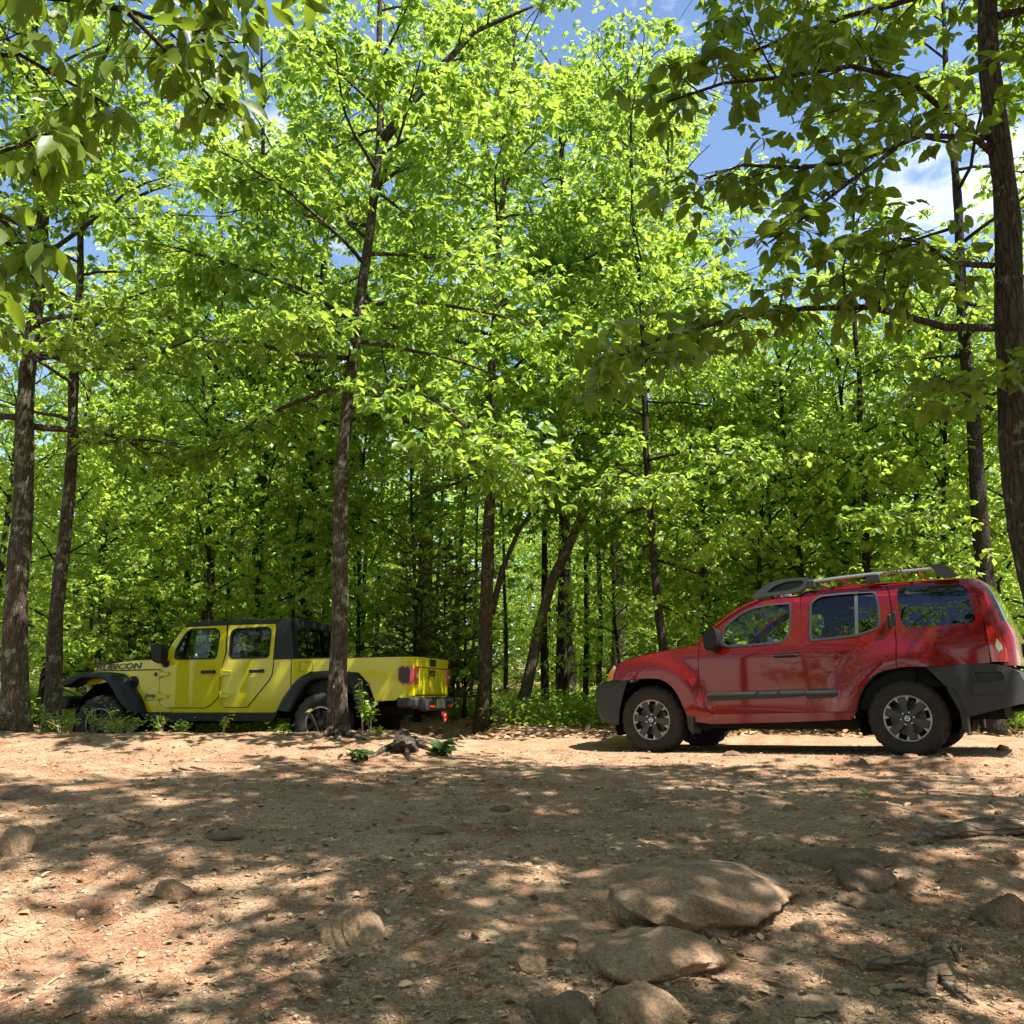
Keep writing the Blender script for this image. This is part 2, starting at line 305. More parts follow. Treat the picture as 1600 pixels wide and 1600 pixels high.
def chaikin(poly, it=2, keep=40):
    for _ in range(it):
        o = []; n = len(poly)
        for i in range(n):
            a = Vector(poly[i - 1]); b = Vector(poly[i]); c = Vector(poly[(i + 1) % n]); u = b - a; w = c - b
            if u.length < 1e-6 or w.length < 1e-6: continue
            if math.degrees(u.angle(w)) > keep: o.append(tuple(b))
            else: o += [tuple(a.lerp(b, .75)), tuple(b.lerp(c, .25))]
        poly = o
    return poly
def rounded(poly, it=3, r=.25):
    for _ in range(it):
        o = []; n = len(poly)
        for i in range(n):
            a = Vector(poly[i - 1]); b = Vector(poly[i]); c = Vector(poly[(i + 1) % n]); d = min((b - a).length, (c - b).length) * r
            if (b - a).length < 1e-6 or (c - b).length < 1e-6: continue
            o += [tuple(b + (a - b).normalized() * d), tuple(b + (c - b).normalized() * d)]
        poly = o
    return poly
def area(poly): return sum(poly[i - 1][0] * poly[i][1] - poly[i][0] * poly[i - 1][1] for i in range(len(poly))) / 2
def offset(poly, d):                                     # d > 0 shrinks
    if area(poly) < 0: poly = poly[::-1]
    n = len(poly); o = []
    for i in range(n):
        a = Vector(poly[i - 1]); b = Vector(poly[i]); c = Vector(poly[(i + 1) % n])
        u = (b - a); w = (c - b)
        if u.length < 1e-7 or w.length < 1e-7: continue
        u.normalize(); w.normalize(); n1 = Vector((-u.y, u.x)); n2 = Vector((-w.y, w.x)); k = n1 + n2
        if k.length < .3: k = n1
        k.normalize(); o.append(tuple(b + k * d / max(.5, k.dot(n1))))
    return o
def resample(poly, step):
    o = []; n = len(poly)
    for i in range(n):
        a = Vector(poly[i]); b = Vector(poly[(i + 1) % n]); k = max(1, int((b - a).length / step + .5))
        o += [tuple(a.lerp(b, j / k)) for j in range(k)]
    return o
def panel(mb, poly, holes, surf, step=.07, flange=.03, m=0, mirror=None, inward=1.0):
    """a curved sheet cut to an outline in the (x, z) plane, its rim folded inwards"""
    outer = resample(poly, step); hs = [resample(h, step) for h in holes]
    pts = list(outer); edges = [(i, (i + 1) % len(outer)) for i in range(len(outer))]
    for h in hs:
        k = len(pts); pts += h; edges += [(k + i, k + (i + 1) % len(h)) for i in range(len(h))]
    xs = [p[0] for p in outer]; zs = [p[1] for p in outer]; B = np.array(pts)
    ny = int((max(zs) - min(zs)) / step) + 1; nx = int((max(xs) - min(xs)) / step) + 1
    for i in range(1, nx):
        for j in range(1, ny):
            p = (min(xs) + i * step, min(zs) + j * step)
            if inpoly(p, outer) and not any(inpoly(p, h) for h in hs) and np.min(np.hypot(B[:, 0] - p[0], B[:, 1] - p[1])) > step * .45: pts.append(p)
    r = delaunay_2d_cdt([Vector(p) for p in pts], edges, [], 0, 1e-5)
    V = [tuple(v) for v in r[0]]; F = []
    for t in r[2]:
        c = (sum(V[i][0] for i in t) / 3, sum(V[i][1] for i in t) / 3)
        if inpoly(c, outer) and not any(inpoly(c, h) for h in hs): F.append(tuple(t))
    cnt = {}
    for t in F:
        for i in range(3):
            e = (t[i], t[(i + 1) % 3]); k = (min(e), max(e)); cnt[k] = cnt.get(k, []) + [e]
    for side in ([1, -1] if mirror is None else [mirror]):
        P = [surf(x, z, side) for x, z in V]; f = list(F); base = len(P); mp = {}
        if flange:
            for k, es in cnt.items():
                if len(es) == 1:
                    q = []
                    for i in es[0]:
                        if i not in mp:
                            mp[i] = len(P); x, y, z = P[i]; P.append((x, y + flange * side * inward, z))
                        q.append(mp[i])
                    f.append((es[0][0], es[0][1], q[1], q[0]))
        mb.add(P, f, m)
    return mb
def text_mesh(name, s, size, matname, parent, origin, xdir, zdir, stretch=1.0, shear=0.0, ext=.0015, bold=.0, spacing=1.0):
    cu = bpy.data.curves.new(name, 'FONT'); cu.body = s; cu.size = size; cu.extrude = ext; cu.shear = shear; cu.offset = bold; cu.resolution_u = 4; cu.space_character = spacing
    t = bpy.data.objects.new(name + '_tmp', cu); col.objects.link(t)
    dg = bpy.context.evaluated_depsgraph_get(); dg.update(); me = bpy.data.meshes.new_from_object(t.evaluated_get(dg))
    bpy.data.objects.remove(t); bpy.data.curves.remove(cu)
    X = Vector(xdir).normalized(); Z = Vector(zdir).normalized(); N = X.cross(Z); O = Vector(origin)
    for v in me.vertices:
        p = v.co; v.co = O + X * p.x * stretch + Z * p.y + N * p.z
    me.materials.clear(); me.materials.append(M[matname]); me.update(); me.name = name
    return link(name, me, parent)

# outlines of the two vehicles in metres: x from the front axle backwards, z above the ground
SUV={
 'lamp':[(-0.45,1.001),(-0.517,0.925),(-0.552,0.824),(-0.485,0.826),(-0.418,0.974)],
 'fender':[(0.616,1.207),(0.53,1.188),(0.311,1.161),(0.035,1.125),(-0.229,1.078),(-0.412,1.016),(-0.414,0.971),(-0.479,0.826),(-0.286,0.821),(-0.151,0.833),(0.025,0.836),(0.162,0.822),(0.278,0.751),(0.356,0.64),(0.415,0.5),(0.451,0.4),(0.473,0.361),(0.742,0.36),(0.738,0.42),(0.67,0.489),(0.625,0.689),(0.598,0.844)],
 'fbump':[(-0.544,0.814),(-0.272,0.82),(-0.343,0.629),(-0.39,0.469),(-0.402,0.318),(-0.517,0.358),(-0.584,0.423),(-0.601,0.552),(-0.607,0.714),(-0.581,0.795)],
 'fdoor':[(0.616,1.207),(0.66,1.294),(0.79,1.39),(0.952,1.504),(1.112,1.586),(1.284,1.645),(1.485,1.673),(1.758,1.668),(1.765,1.407),(1.768,1.105),(1.766,0.666),(1.799,0.441),(0.993,0.426),(0.746,0.42),(0.67,0.489),(0.625,0.689),(0.598,0.844)],
 'fwin':[(0.881,1.357),(1.033,1.491),(1.193,1.576),(1.396,1.61),(1.651,1.612),(1.659,1.537),(1.631,1.179),(1.272,1.165),(0.884,1.16)],
 'rdoor':[(1.759,1.668),(1.757,1.105),(1.753,0.811),(1.781,0.442),(2.268,0.444),(2.29,0.542),(2.351,0.682),(2.486,0.819),(2.597,0.857),(2.694,0.871),(2.714,1.177),(2.684,1.424),(2.666,1.663),(2.623,1.73),(2.531,1.749),(2.114,1.754),(1.835,1.723)],
 'rwin':[(1.859,1.593),(1.96,1.669),(2.237,1.679),(2.541,1.673),(2.565,1.505),(2.572,1.285),(2.337,1.21),(1.865,1.182),(1.848,1.221)],
 'div':[(2.32,1.675),(2.354,1.676),(2.342,1.207),(2.311,1.204)],
 'quarter':[(2.632,1.735),(2.673,1.663),(2.691,1.423),(2.721,1.176),(2.701,0.871),(2.811,0.878),(2.972,0.866),(3.541,0.887),(3.544,1.027),(3.528,1.217),(3.503,1.385),(3.46,1.614),(3.408,1.729),(3.286,1.737),(2.67,1.745)],
 'qwin':[(2.748,1.68),(2.836,1.703),(3.349,1.683),(3.398,1.634),(3.448,1.319),(3.42,1.286),(2.816,1.271),(2.784,1.302),(2.755,1.492)],
 'dpillar':[(3.406,1.743),(3.471,1.732),(3.513,1.701),(3.541,1.651),(3.566,1.488),(3.583,1.254),(3.533,1.256),(3.505,1.329),(3.469,1.495),(3.437,1.644)],
 'tail':[(3.532,1.252),(3.582,1.249),(3.62,1.209),(3.65,1.087),(3.66,0.95),(3.658,0.895),(3.555,0.899),(3.547,1.046)],
 'rbump':[(2.976,0.861),(3.348,0.883),(3.626,0.879),(3.77,0.793),(3.805,0.714),(3.784,0.508),(3.543,0.446),(3.295,0.383),(3.252,0.555),(3.201,0.656),(3.139,0.657),(3.05,0.774)],
 'step':[(3.368,0.832),(3.633,0.837),(3.671,0.813),(3.68,0.714),(3.674,0.661),(3.607,0.599),(3.359,0.595),(3.349,0.691),(3.408,0.703),(3.389,0.794)],
 'hole':[(3.386,0.804),(3.638,0.805),(3.645,0.724),(3.422,0.712)],
 'mouldf':[(0.687,0.642),(0.721,0.664),(1.756,0.68),(1.762,0.608),(1.614,0.593),(0.715,0.568),(0.684,0.593)],
 'mouldr':[(1.772,0.68),(2.052,0.681),(2.091,0.652),(2.098,0.616),(2.051,0.586),(1.775,0.576)],
 'sill':[(0.473,0.357),(0.742,0.355),(0.745,0.413),(0.992,0.422),(1.799,0.434),(1.781,0.437),(2.268,0.44),(2.161,0.41),(2.17,0.354),(1.687,0.346),(0.74,0.325),(0.531,0.359)],
 'fuel':[(2.947,1.067),(3.1,1.06),(3.15,0.989),(3.137,0.922),(2.951,0.915)],
 'fhandle':[(1.469,1.046),(1.709,1.048),(1.709,1.011),(1.474,1.01)],
 'rhandle':[(2.636,1.412),(2.663,1.418),(2.682,1.395),(2.682,1.264),(2.636,1.281)],
 'mirror':[(0.759,1.308),(0.808,1.353),(0.873,1.349),(0.888,1.238),(0.868,1.16),(0.787,1.117),(0.749,1.166)],
 'fflap':[(0.376,0.632),(0.414,0.624),(0.478,0.445),(0.526,0.414),(0.498,0.216),(0.451,0.262),(0.435,0.415)],
 'rflap':[(3.138,0.657),(3.185,0.656),(3.247,0.542),(3.281,0.396),(3.282,0.225),(3.243,0.264),(3.224,0.436)],
 'fair':[(1.199,1.689),(1.359,1.833),(1.488,1.875),(1.624,1.885),(1.822,1.884),(1.912,1.848),(1.925,1.818),(1.858,1.773),(1.731,1.726),(1.537,1.709),(1.261,1.694)],
 'fairhole':[(1.385,1.745),(1.472,1.815),(1.616,1.854),(1.776,1.853),(1.801,1.829),(1.78,1.796),(1.696,1.762),(1.501,1.744)],
 'rail':[(1.864,1.861),(2.505,1.886),(3.098,1.889),(3.106,1.852),(2.51,1.848),(1.895,1.82)],
 'railend':[(3.097,1.896),(3.183,1.901),(3.236,1.885),(3.29,1.814),(3.328,1.779),(3.148,1.788),(3.114,1.839)],
}
TRK={
 'hoodside':[(-0.351,1.225),(-0.187,1.263),(0.046,1.296),(0.276,1.319),(0.598,1.329),(0.86,1.33),(0.874,1.185),(0.589,1.191),(-0.323,1.19)],
 'cowl':[(0.875,1.177),(-0.323,1.182),(-0.464,1.154),(-0.446,0.964),(0.3,1.065),(0.57,0.571),(1.083,0.566),(1.08,0.624),(0.987,0.632),(0.901,0.679),(0.872,0.761),(0.863,1.13)],
 'fdoor':[(0.869,1.323),(0.949,1.388),(1.027,1.565),(1.219,1.8),(1.876,1.81),(1.908,1.405),(1.881,1.222),(1.854,1.04),(1.852,0.859),(1.834,0.778),(1.728,0.671),(1.628,0.625),(0.987,0.632),(0.905,0.679),(0.876,0.761),(0.867,1.129)],
 'fwin':[(1.087,1.339),(1.09,1.46),(1.169,1.627),(1.243,1.739),(1.292,1.766),(1.71,1.768),(1.766,1.734),(1.79,1.668),(1.778,1.352),(1.751,1.319),(1.17,1.322)],
 'rdoor':[(1.901,1.809),(1.928,1.404),(1.873,1.185),(1.858,1.04),(1.859,0.769),(1.884,0.669),(1.953,0.628),(2.295,0.63),(2.428,0.78),(2.617,1.001),(2.664,1.081),(2.678,1.207),(2.667,1.808)],
 'rwin':[(1.974,1.366),(1.954,1.645),(1.969,1.719),(2.026,1.755),(2.47,1.767),(2.541,1.765),(2.595,1.73),(2.607,1.665),(2.609,1.353),(2.583,1.317),(2.403,1.312),(2.017,1.319)],
 'cabside':[(2.681,1.293),(2.946,1.295),(2.958,0.889),(2.838,0.687),(2.763,0.59),(2.735,0.55),(1.096,0.562),(1.088,0.619),(2.286,0.619),(2.384,0.659),(2.438,0.771),(2.624,0.992),(2.674,1.077),(2.686,1.207)],
 'top':[(1.191,1.801),(1.246,1.857),(1.509,1.864),(1.903,1.872),(2.902,1.866),(2.986,1.294),(2.684,1.3),(2.674,1.815),(1.911,1.817)],
 'bed':[(2.958,1.295),(4.769,1.293),(4.773,1.168),(4.773,0.762),(4.763,0.706),(4.567,0.739),(4.53,0.701),(4.228,0.69),(4.13,0.935),(3.975,1.086),(3.515,1.12),(3.243,1.107),(3.129,1.038),(2.97,0.863)],
 'tail':[(4.561,1.143),(4.597,1.162),(4.768,1.158),(4.777,1.124),(4.778,0.927),(4.746,0.917),(4.633,0.922),(4.592,0.945),(4.563,0.984)],
 'ffo':[(-0.74,1.056),(-0.567,1.102),(-0.451,1.164),(-0.224,1.174),(0.043,1.16),(0.243,1.135),(0.352,1.081),(0.454,0.943),(0.568,0.806),(0.642,0.681),(0.689,0.572)],
 'ffi':[(-0.635,0.947),(-0.453,1.008),(-0.392,1.076),(-0.232,1.079),(-0.006,1.062),(0.077,1.01),(0.179,0.894),(0.255,0.768),(0.326,0.685),(0.423,0.612),(0.516,0.57)],
 'rfo':[(2.773,0.59),(2.845,0.74),(3.014,0.96),(3.127,1.07),(3.263,1.107),(3.515,1.117),(3.822,1.111),(3.976,1.08),(4.073,0.927),(4.152,0.761),(4.245,0.578)],
 'rfi':[(3.024,0.564),(3.115,0.72),(3.225,0.903),(3.29,0.972),(3.356,1.001),(3.567,1.008),(3.815,1.004),(3.882,0.963),(3.932,0.833),(3.972,0.711),(4.003,0.582)],
 'mirror':[(0.879,1.484),(0.905,1.53),(1.031,1.537),(1.06,1.461),(1.062,1.339),(1.05,1.265),(0.954,1.285),(0.895,1.352)],
 'vent':[(0.35,1.096),(0.455,1.095),(0.513,1.015),(0.481,0.932),(0.425,0.975)],
 'fhandle':[(1.546,1.155),(1.772,1.16),(1.779,1.114),(1.555,1.114)],
 'rhandle':[(2.31,1.156),(2.541,1.155),(2.547,1.11),(2.319,1.11)],
 'hinges':[(0.934,1.11),(0.955,0.797),(1.937,1.12),(1.949,0.795)],
 'rubicon':[(-0.28,1.189),(0.492,1.252)],
 'jeep':[(0.626,0.782),(0.811,0.817)],
 'fuel':[(3.082,1.253),(3.288,1.249),(3.282,1.106),(3.077,1.11)],
 'apil':[(0.935,1.342),(1.025,1.574),(1.19,1.813),(1.219,1.8),(1.054,1.555),(0.984,1.369)],
}

# ------------------------------------------------------------------ the ground
def build_ground():
    ys = np.concatenate([np.linspace(-30, 1.5, 40)[:-1], 1.5 + (np.exp(np.linspace(0, 1, 430) ** .9 * math.log(1 + 138.5 / 2.2)) - 1) * 2.2])
    us = np.linspace(-1, 1, 430)
    X = us[None, :] * (3.6 + .78 * np.clip(ys, 0, None) + .9 * np.clip(-ys, 0, None) + 14 * (ys < 1.2))[:, None]; Y = np.repeat(ys[:, None], len(us), 1)
    Z = gh(X, Y); V = np.stack([X, Y, Z], -1).reshape(-1, 3); a, b = X.shape
    i = np.arange(a - 1)[:, None] * b + np.arange(b - 1)[None, :]
    F = np.stack([i, i + 1, i + b + 1, i + b], -1).reshape(-1, 4)
    me = bpy.data.meshes.new('ground'); me.vertices.add(len(V)); me.vertices.foreach_set('co', V.ravel())
    me.loops.add(F.size); me.loops.foreach_set('vertex_index', F.ravel().astype(np.int32)); me.polygons.add(len(F)); me.polygons.foreach_set('loop_start', np.arange(0, F.size, 4, dtype=np.int32))
    me.update(calc_edges=True); me.polygons.foreach_set('use_smooth', np.ones(len(F), bool)); me.materials.append(M['dirt'])
    return tag(link('ground', me), kind='structure')
build_ground()

# ------------------------------------------------------------------ wheels (local: axle along +Y, outer face at y = 0, centre at the origin)
def tyre(mb, R, rb, w, n=144, knob=.010, m=0):
    a = R - rb
    pr = [(rb, .03), (rb + .008, .012), (rb + .22 * a, .0), (rb + .30 * a, -.004), (rb + .55 * a, -.008), (rb + .72 * a, -.002), (rb + .80 * a, .006), (R - .022, .014), (R - .006, .028), (R, .05), (R + .001, w * .36), (R - .008, w * .37), (R - .008, w * .40), (R + .002, w * .41), (R + .002, w * .59), (R - .008, w * .6), (R - .008, w * .63), (R + .001, w * .64), (R, w - .05), (R - .006, w - .028), (R - .022, w - .014), (rb + .55 * a, w + .008), (rb, w - .03)]
    def mod(j, i):
        if i in (7, 8, 9, 10, 18, 19, 20): return -knob if (j // 2) % 3 == 0 else 0
        if i in (13, 14): return -knob if (j // 2 + 1) % 4 == 0 else 0
        return 0
    return mb.lathe((0, 0, 0), pr, n, m, mod)
def polar(r, a): return (r * math.cos(a), r * math.sin(a))
def suv_wheel(parent, x, y, z, rot, side):
    R, rb = .382, .226
    b = MB().lathe((0, 0, 0), [(rb, .03), (rb - .012, .02), (rb - .016, .05), (.19, .09), (.185, .20), (rb, .22)], 64).lathe((0, 0, 0), [(.001, .075), (.17, .075), (.17, .10), (.001, .10)], 40)
    w = b.build('wheel', 'alloy_dark', parent); w.location = (x, y, z); w.rotation_euler = (0, 0, 0 if side > 0 else math.pi)
    w.rotation_euler.y = rot
    tyre(MB(), R, rb, .25).build('tyre', 'rubber', w)
    MB().lathe((0, 0, 0), [(rb + .001, .022), (rb + .002, .012), (rb - .006, .008), (rb - .012, .012), (rb - .013, .026)], 72).build('rim', 'machined', w)
    for k in range(6):
        a = k * math.pi / 3; c, s_ = math.cos(a), math.sin(a); r = lambda u, v: (u * c - v * s_, u * s_ + v * c)
        sp = MB().prism([r(.035, -.022), r(.10, -.030), (r(.205, -.036)), r(.208, .036), r(.10, .030), r(.035, .022)], .012, .055)
        sp.build('spoke', 'alloy_dark', w, bevel=.006)
    t = MB().lathe((0, 0, 0), [(rb - .014, .012), (rb - .008, .0085)], 72)
    for k in range(12):
        a = (k // 2) * math.pi / 3 + (.265 if k % 2 else -.265); c, s_ = math.cos(a), math.sin(a); r = lambda u, v: (u * c - v * s_, u * s_ + v * c)
        t.prism([r(.170, 0), r(.218, -.017), r(.218, .017)], .010, .04)
    t.build('rim_teeth', 'machined', w, bevel=.002)
    h = MB().lathe((0, 0, 0), [(.001, .002), (.03, .002), (.034, .006), (.036, .03)], 32, 0)
    for k in range(6):
        px, pz = polar(.062, k * math.pi / 3 + .5); h.lathe((px, 0, pz), [(.001, .0), (.009, .002), (.011, .02)], 10, 1)
    h.build('hub_cap', ['alloy_dark', 'silver'], w)
    MB().lathe((0, 0, 0), [(.026, -.001), (.026, -.003), (.019, -.003), (.019, -.001)], 32).box((0, -.002, 0), (.05, .003, .008)).build('badge', 'silver', w)
    return w
def truck_wheel(parent, x, y, z, rot, side):
    R, rb = .418, .225
    b = MB().lathe((0, 0, 0), [(rb, .03), (rb - .012, .02), (rb - .02, .05), (.19, .10), (.18, .22), (rb, .25)], 64).lathe((0, 0, 0), [(.001, .08), (.17, .08), (.17, .1), (.001, .1)], 40)
    w = b.build('wheel', 'alloy_dark', parent); w.location = (x, y, z); w.rotation_euler = (0, rot, 0 if side > 0 else math.pi)
    tyre(MB(), R, rb, .28, 120, .016).build('tyre', 'rubber', w)
    MB().lathe((0, 0, 0), [(rb + .001, .022), (rb, .014), (rb - .006, .012), (rb - .007, .026)], 72).build('rim', 'silver', w)
    for k in range(8):
        a = k * math.pi / 4; c, s_ = math.cos(a), math.sin(a); r = lambda u, v: (u * c - v * s_, u * s_ + v * c)
        MB().prism([r(.035, -.018), r(.205, -.024), r(.208, .024), r(.035, .018)], .02, .06).build('spoke', 'black_plastic', w, bevel=.005)
    MB().lathe((0, 0, 0), [(.001, .004), (.034, .004), (.04, .012), (.042, .04)], 24).build('hub_cap', 'alloy_dark', w)
    return w
def seat(parent, x, y, z, w=.5, back=.62, name='seat', hr=True):
    b = MB().box((x - .02, y, z + .08), (.5, w, .17)).box((x + .30, y, z + .36), (.15, w * .92, back), ry=.22)
    o = b.build(name, 'interior', parent, bevel=.045, seg=3)
    if hr:
        MB().box((x + .40, y, z + .36 + back / 2 + .17), (.11, .26, .20), ry=.15).tube([(x + .38, y - .06, z + .36 + back / 2 - .05), (x + .40, y - .06, z + .36 + back / 2 + .12)], .008, 6).tube([(x + .38, y + .06, z + .36 + back / 2 - .05), (x + .40, y + .06, z + .36 + back / 2 + .12)], .008, 6).build('headrest', 'interior', o, bevel=.04, seg=3)
    return o
def steering(parent, x, y, z, r=.19):
    n = 28; pts = [(x + .35 * r * math.sin(2 * math.pi * i / n) * -1, y + r * math.cos(2 * math.pi * i / n), z + r * math.sin(2 * math.pi * i / n) * .93) for i in range(n + 1)]
    MB().tube(pts, .015, 8, cap=False).tube([(x, y - r, z), (x, y + r, z)], .017, 6).tube([(x, y, z), (x, y, z - r)], .017, 6).tube([(x, y, z), (x - .35, y, z - .12)], .03, 8).build('steering_wheel', 'black_plastic', parent)
def xinterp(tab, v): return float(np.interp(v, [t[0] for t in tab], [t[1] for t in tab]))

# ------------------------------------------------------------------ the red off-roader
def build_suv():
    P = SUV; YC = .90
    root = frame_empty('offroad_car', SU_O, SU_X, SU_Y, SU_Z)
    tag(root, 'dark red four wheel drive car with silver roof rack and black bumpers', 'car')
    XR = [(.86, 3.77), (1.1, 3.77), (1.21, 3.75), (1.31, 3.71), (1.47, 3.665), (1.59, 3.62), (1.69, 3.56), (1.76, 3.47)]
    XF = [(.30, -.70), (.8, -.72), (.89, -.70), (1.0, -.65), (1.06, -.60), (1.12, -.5)]
    def W(x, z, fl=True):
        w = .885
        if z > 1.08: w -= .23 * (z - 1.08)
        if z > 1.55: w -= 1.6 * (z - 1.55) ** 2
        if z < .45: w -= .25 * (.45 - z)
        if fl:
            for wx in (0, 2.72):
                d = math.hypot(x - wx, z - .39); w += .042 * float(1 - sm(.58, .76, d)) * float(sm(.36, .45, z))
        xr = xinterp(XR, z); r = .17
        if x > xr - r: w -= r * .95 * (1 - math.sqrt(max(0, 1 - ((x - xr + r) / r) ** 2)))
        xf = xinterp(XF, z); r = .34
        if x < xf + r: w -= r * .75 * (1 - math.sqrt(max(0, 1 - ((xf + r - x) / r) ** 2)))
        return w
    def sf(off=0.0, fl=True): return lambda x, z, s: (x, YC - s * (W(x, z, fl) + off), z)
    S = sf()
    # painted side panels, one for each side
    names = {1: 1, -1: -1}
    for side in (1, -1):
        panel(MB(), offset(chaikin(P['fender'], 2), .003), [], S, .06, .05, mirror=side).build('front_fender', 'red', root)
        fw = rounded(P['fwin'], 2, .22); rw = rounded(P['rwin'], 2, .2); qw = rounded(P['qwin'], 2, .3)
        d = panel(MB(), offset(chaikin(P['fdoor'], 2), .004), [fw], S, .06, .05, mirror=side).build('front_door', 'red', root)
        e = panel(MB(), offset(chaikin(P['rdoor'], 2), .003), [rw], S, .06, .05, mirror=side).build('rear_door', 'red', root)
        for pl, par in ((P['fdoor'], d), (P['rdoor'], e)):
            c_ = chaikin(pl, 2); panel(MB(), offset(c_, -.009), [offset(c_, .009)], sf(-.014), .06, 0, mirror=side).build('door_gap_shade', 'decal', par)  # black strip put under the shut lines for the shade in the gaps
        q = panel(MB(), offset(chaikin(P['quarter'], 2), .002), [qw, ], S, .06, .05, mirror=side).build('rear_quarter_panel', 'red', root)
        for hole, par, g, tr in ((fw, d, 'glass_clear', .020), (rw, e, 'glass_clear', .022), (qw, q, 'glass_tint', .0)):
            if g == 'glass_clear' and hole is rw:
                xd = 2.33
                left = [p for p in resample(offset(hole, .004), .03) if p[0] <= xd] ; right = [p for p in resample(offset(hole, .004), .03) if p[0] > xd]
                panel(MB(), left, [], sf(-.022, False), .1, 0, mirror=side).build('window', 'glass_clear', par)
                panel(MB(), right, [], sf(-.022, False), .1, 0, mirror=side).build('window', 'glass_tint', par)
                panel(MB(), P['div'], [], sf(-.008, False), .08, .02, mirror=side).build('window_divider', 'trim_grey', par)
            else:
                panel(MB(), offset(hole, -.002 if g == 'glass_tint' else .004), [], sf(-.022 if g != 'glass_tint' else .002, False), .08, 0, mirror=side).build('window', g, par)
            if tr: panel(MB(), offset(hole, -.004), [offset(hole, .017)], sf(.004, False), .05, .03, mirror=side).build('window_trim', 'trim', par)
        if side == 1:
            panel(MB(), chaikin(P['fuel'], 2), [offset(chaikin(P['fuel'], 2), .005)], sf(.0025), .05, .0, mirror=1).build('fuel_flap', 'decal', q)
        for nm, c, par in (('fhandle', (1.59, 1.03), d),):
            y = YC - side * (W(*c) + .035)
            MB().tube([(1.475, y + side * .03, 1.028), (1.49, y, 1.03), (1.60, y - side * .006, 1.032), (1.70, y, 1.034), (1.712, y + side * .03, 1.034)], [.016, .020, .022, .020, .014], 10, squash=.8).build('door_handle', 'black_plastic', par)
            MB().lathe((1.59, YC - side * (W(1.59, 1.02) + .002), 1.02), [(.05, 0), (.046, side * .02), (.001, side * .026)], 24).build('handle_recess', 'red', par)
        y = YC - side * (W(2.66, 1.34) + .015)
        MB().box((2.662, y, 1.342), (.036, .05, .145)).build('door_handle', 'black_plastic', e, bevel=.012)
        MB().box((2.70, y + side * .012, 1.335), (.05, .014, .20)).build('handle_recess', 'alloy_dark', q, bevel=.004)
        panel(MB(), chaikin(P['dpillar'], 1), [], S, .05, .04, mirror=side).build('rear_pillar', 'red', root)
        tl = chaikin([(3.532, 1.252), (3.582, 1.249), (3.62, 1.209), (3.68, 1.087), (3.70, .95), (3.70, .895), (3.555, .899), (3.547, 1.046)], 2)
        t = panel(MB(), tl, [], sf(.010), .04, .02, mirror=side).build('tail_light', 'red_lens', root)
        panel(MB(), [(3.62, 1.12), (3.655, 1.06), (3.66, 1.02), (3.625, .99), (3.60, 1.05)], [], sf(.013), .04, .002, mirror=side).build('reversing_lamp', 'clear_lens', t)
        h = panel(MB(), P['lamp'], [], sf(.006), .04, .02, mirror=side).build('headlight', 'clear_lens', root)
        panel(MB(), [(-.512, .935), (-.550, .83), (-.450, .83), (-.43, .97)], [], sf(.010), .04, .002, mirror=side).build('indicator', 'amber', h)
        bs = lambda x, z, s: (x, YC - s * (.885 + .012 + .02 * float(sm(.6, .64, z)) + 0), z)
        mo = rounded(offset(P['mouldf'], .001), 2, .2); mr_ = rounded(offset(P['mouldr'], .001), 2, .2)
        fsurf = lambda poly: (lambda x, z, s: (x, YC - s * (W(x, z) + .004 + .020 * max(0, 1 - ((z - .625) / .045) ** 2)), z))
        panel(MB(), mo, [], fsurf(mo), .022, .02, mirror=side).build('side_moulding', 'grey_plastic', d)
        panel(MB(), mr_, [], fsurf(mr_), .022, .02, mirror=side).build('side_moulding', 'grey_plastic', e)
        MB().prism([(.47, .425), (2.26, .437), (2.20, .36), (1.687, .346), (.74, .325), (.50, .345)], YC - side * .875, YC - side * .70).build('sill', 'red', root, bevel=.02)
        MB().prism([(.45, .35), (2.30, .35), (2.25, .27), (.55, .27)], YC - side * .80, YC - side * .62).build('underbody_rail', 'under', root, bevel=.01)
        # mirror
        y = YC - side * .885
        MB().prism(chaikin([(.745, 1.30), (.80, 1.36), (.885, 1.355), (.905, 1.25), (.89, 1.15), (.79, 1.112), (.745, 1.16)], 1, 80), y - side * .19, y - side * .03).box((.86, y - side * .0, 1.19), (.09, .12, .06)).build('wing_mirror', 'black_plastic', root, bevel=.03, seg=3)
        # mud flaps
        for f, mt in (('fflap', 'grey_plastic'), ('rflap', 'grey_plastic')):
            MB().prism(P[f], YC - side * .90, YC - side * .66).build('mud_flap', mt, root, bevel=.006)
        # wheel-arch liners
        for wx in (0, 2.745):
            rows = []
            for i in range(25):
                a = math.pi * (-.12 + 1.24 * i / 24); rows.append([(wx + .475 * math.cos(a), YC - side * .86, .37 + .475 * math.sin(a)), (wx + .46 * math.cos(a), YC - side * .45, .37 + .46 * math.sin(a)), (wx + .1 * math.cos(a), YC - side * .44, .37 + .3 * math.sin(a))])
            MB().grid(rows).build('wheel_arch_liner', 'under', root)
    # bonnet, windscreen, roof: sheets spanned between the two sides
    def span(st, crown, p=2.4, n=24, drop=0.0):
        rows = []
        for x, z in st:
            w = W(x, z); r = []
            for j in range(n + 1):
                v = -1 + 2 * j / n; r.append((x - drop * (1 - v * v), YC + v * w, z + crown * (1 - abs(v) ** p)))
            rows.append(r)
        return rows
    hood = [(-.60, .90), (-.55, .955), (-.47, 1.0), (-.412, 1.018), (-.229, 1.08), (.035, 1.127), (.311, 1.163), (.53, 1.19)]
    MB().grid(span(hood, .05)).build('bonnet', 'red', root, sharp=60)
    MB().grid(span([(.53, 1.19), (.616, 1.207), (.64, 1.23)], .045)).build('cowl_panel', 'black_plastic', root)
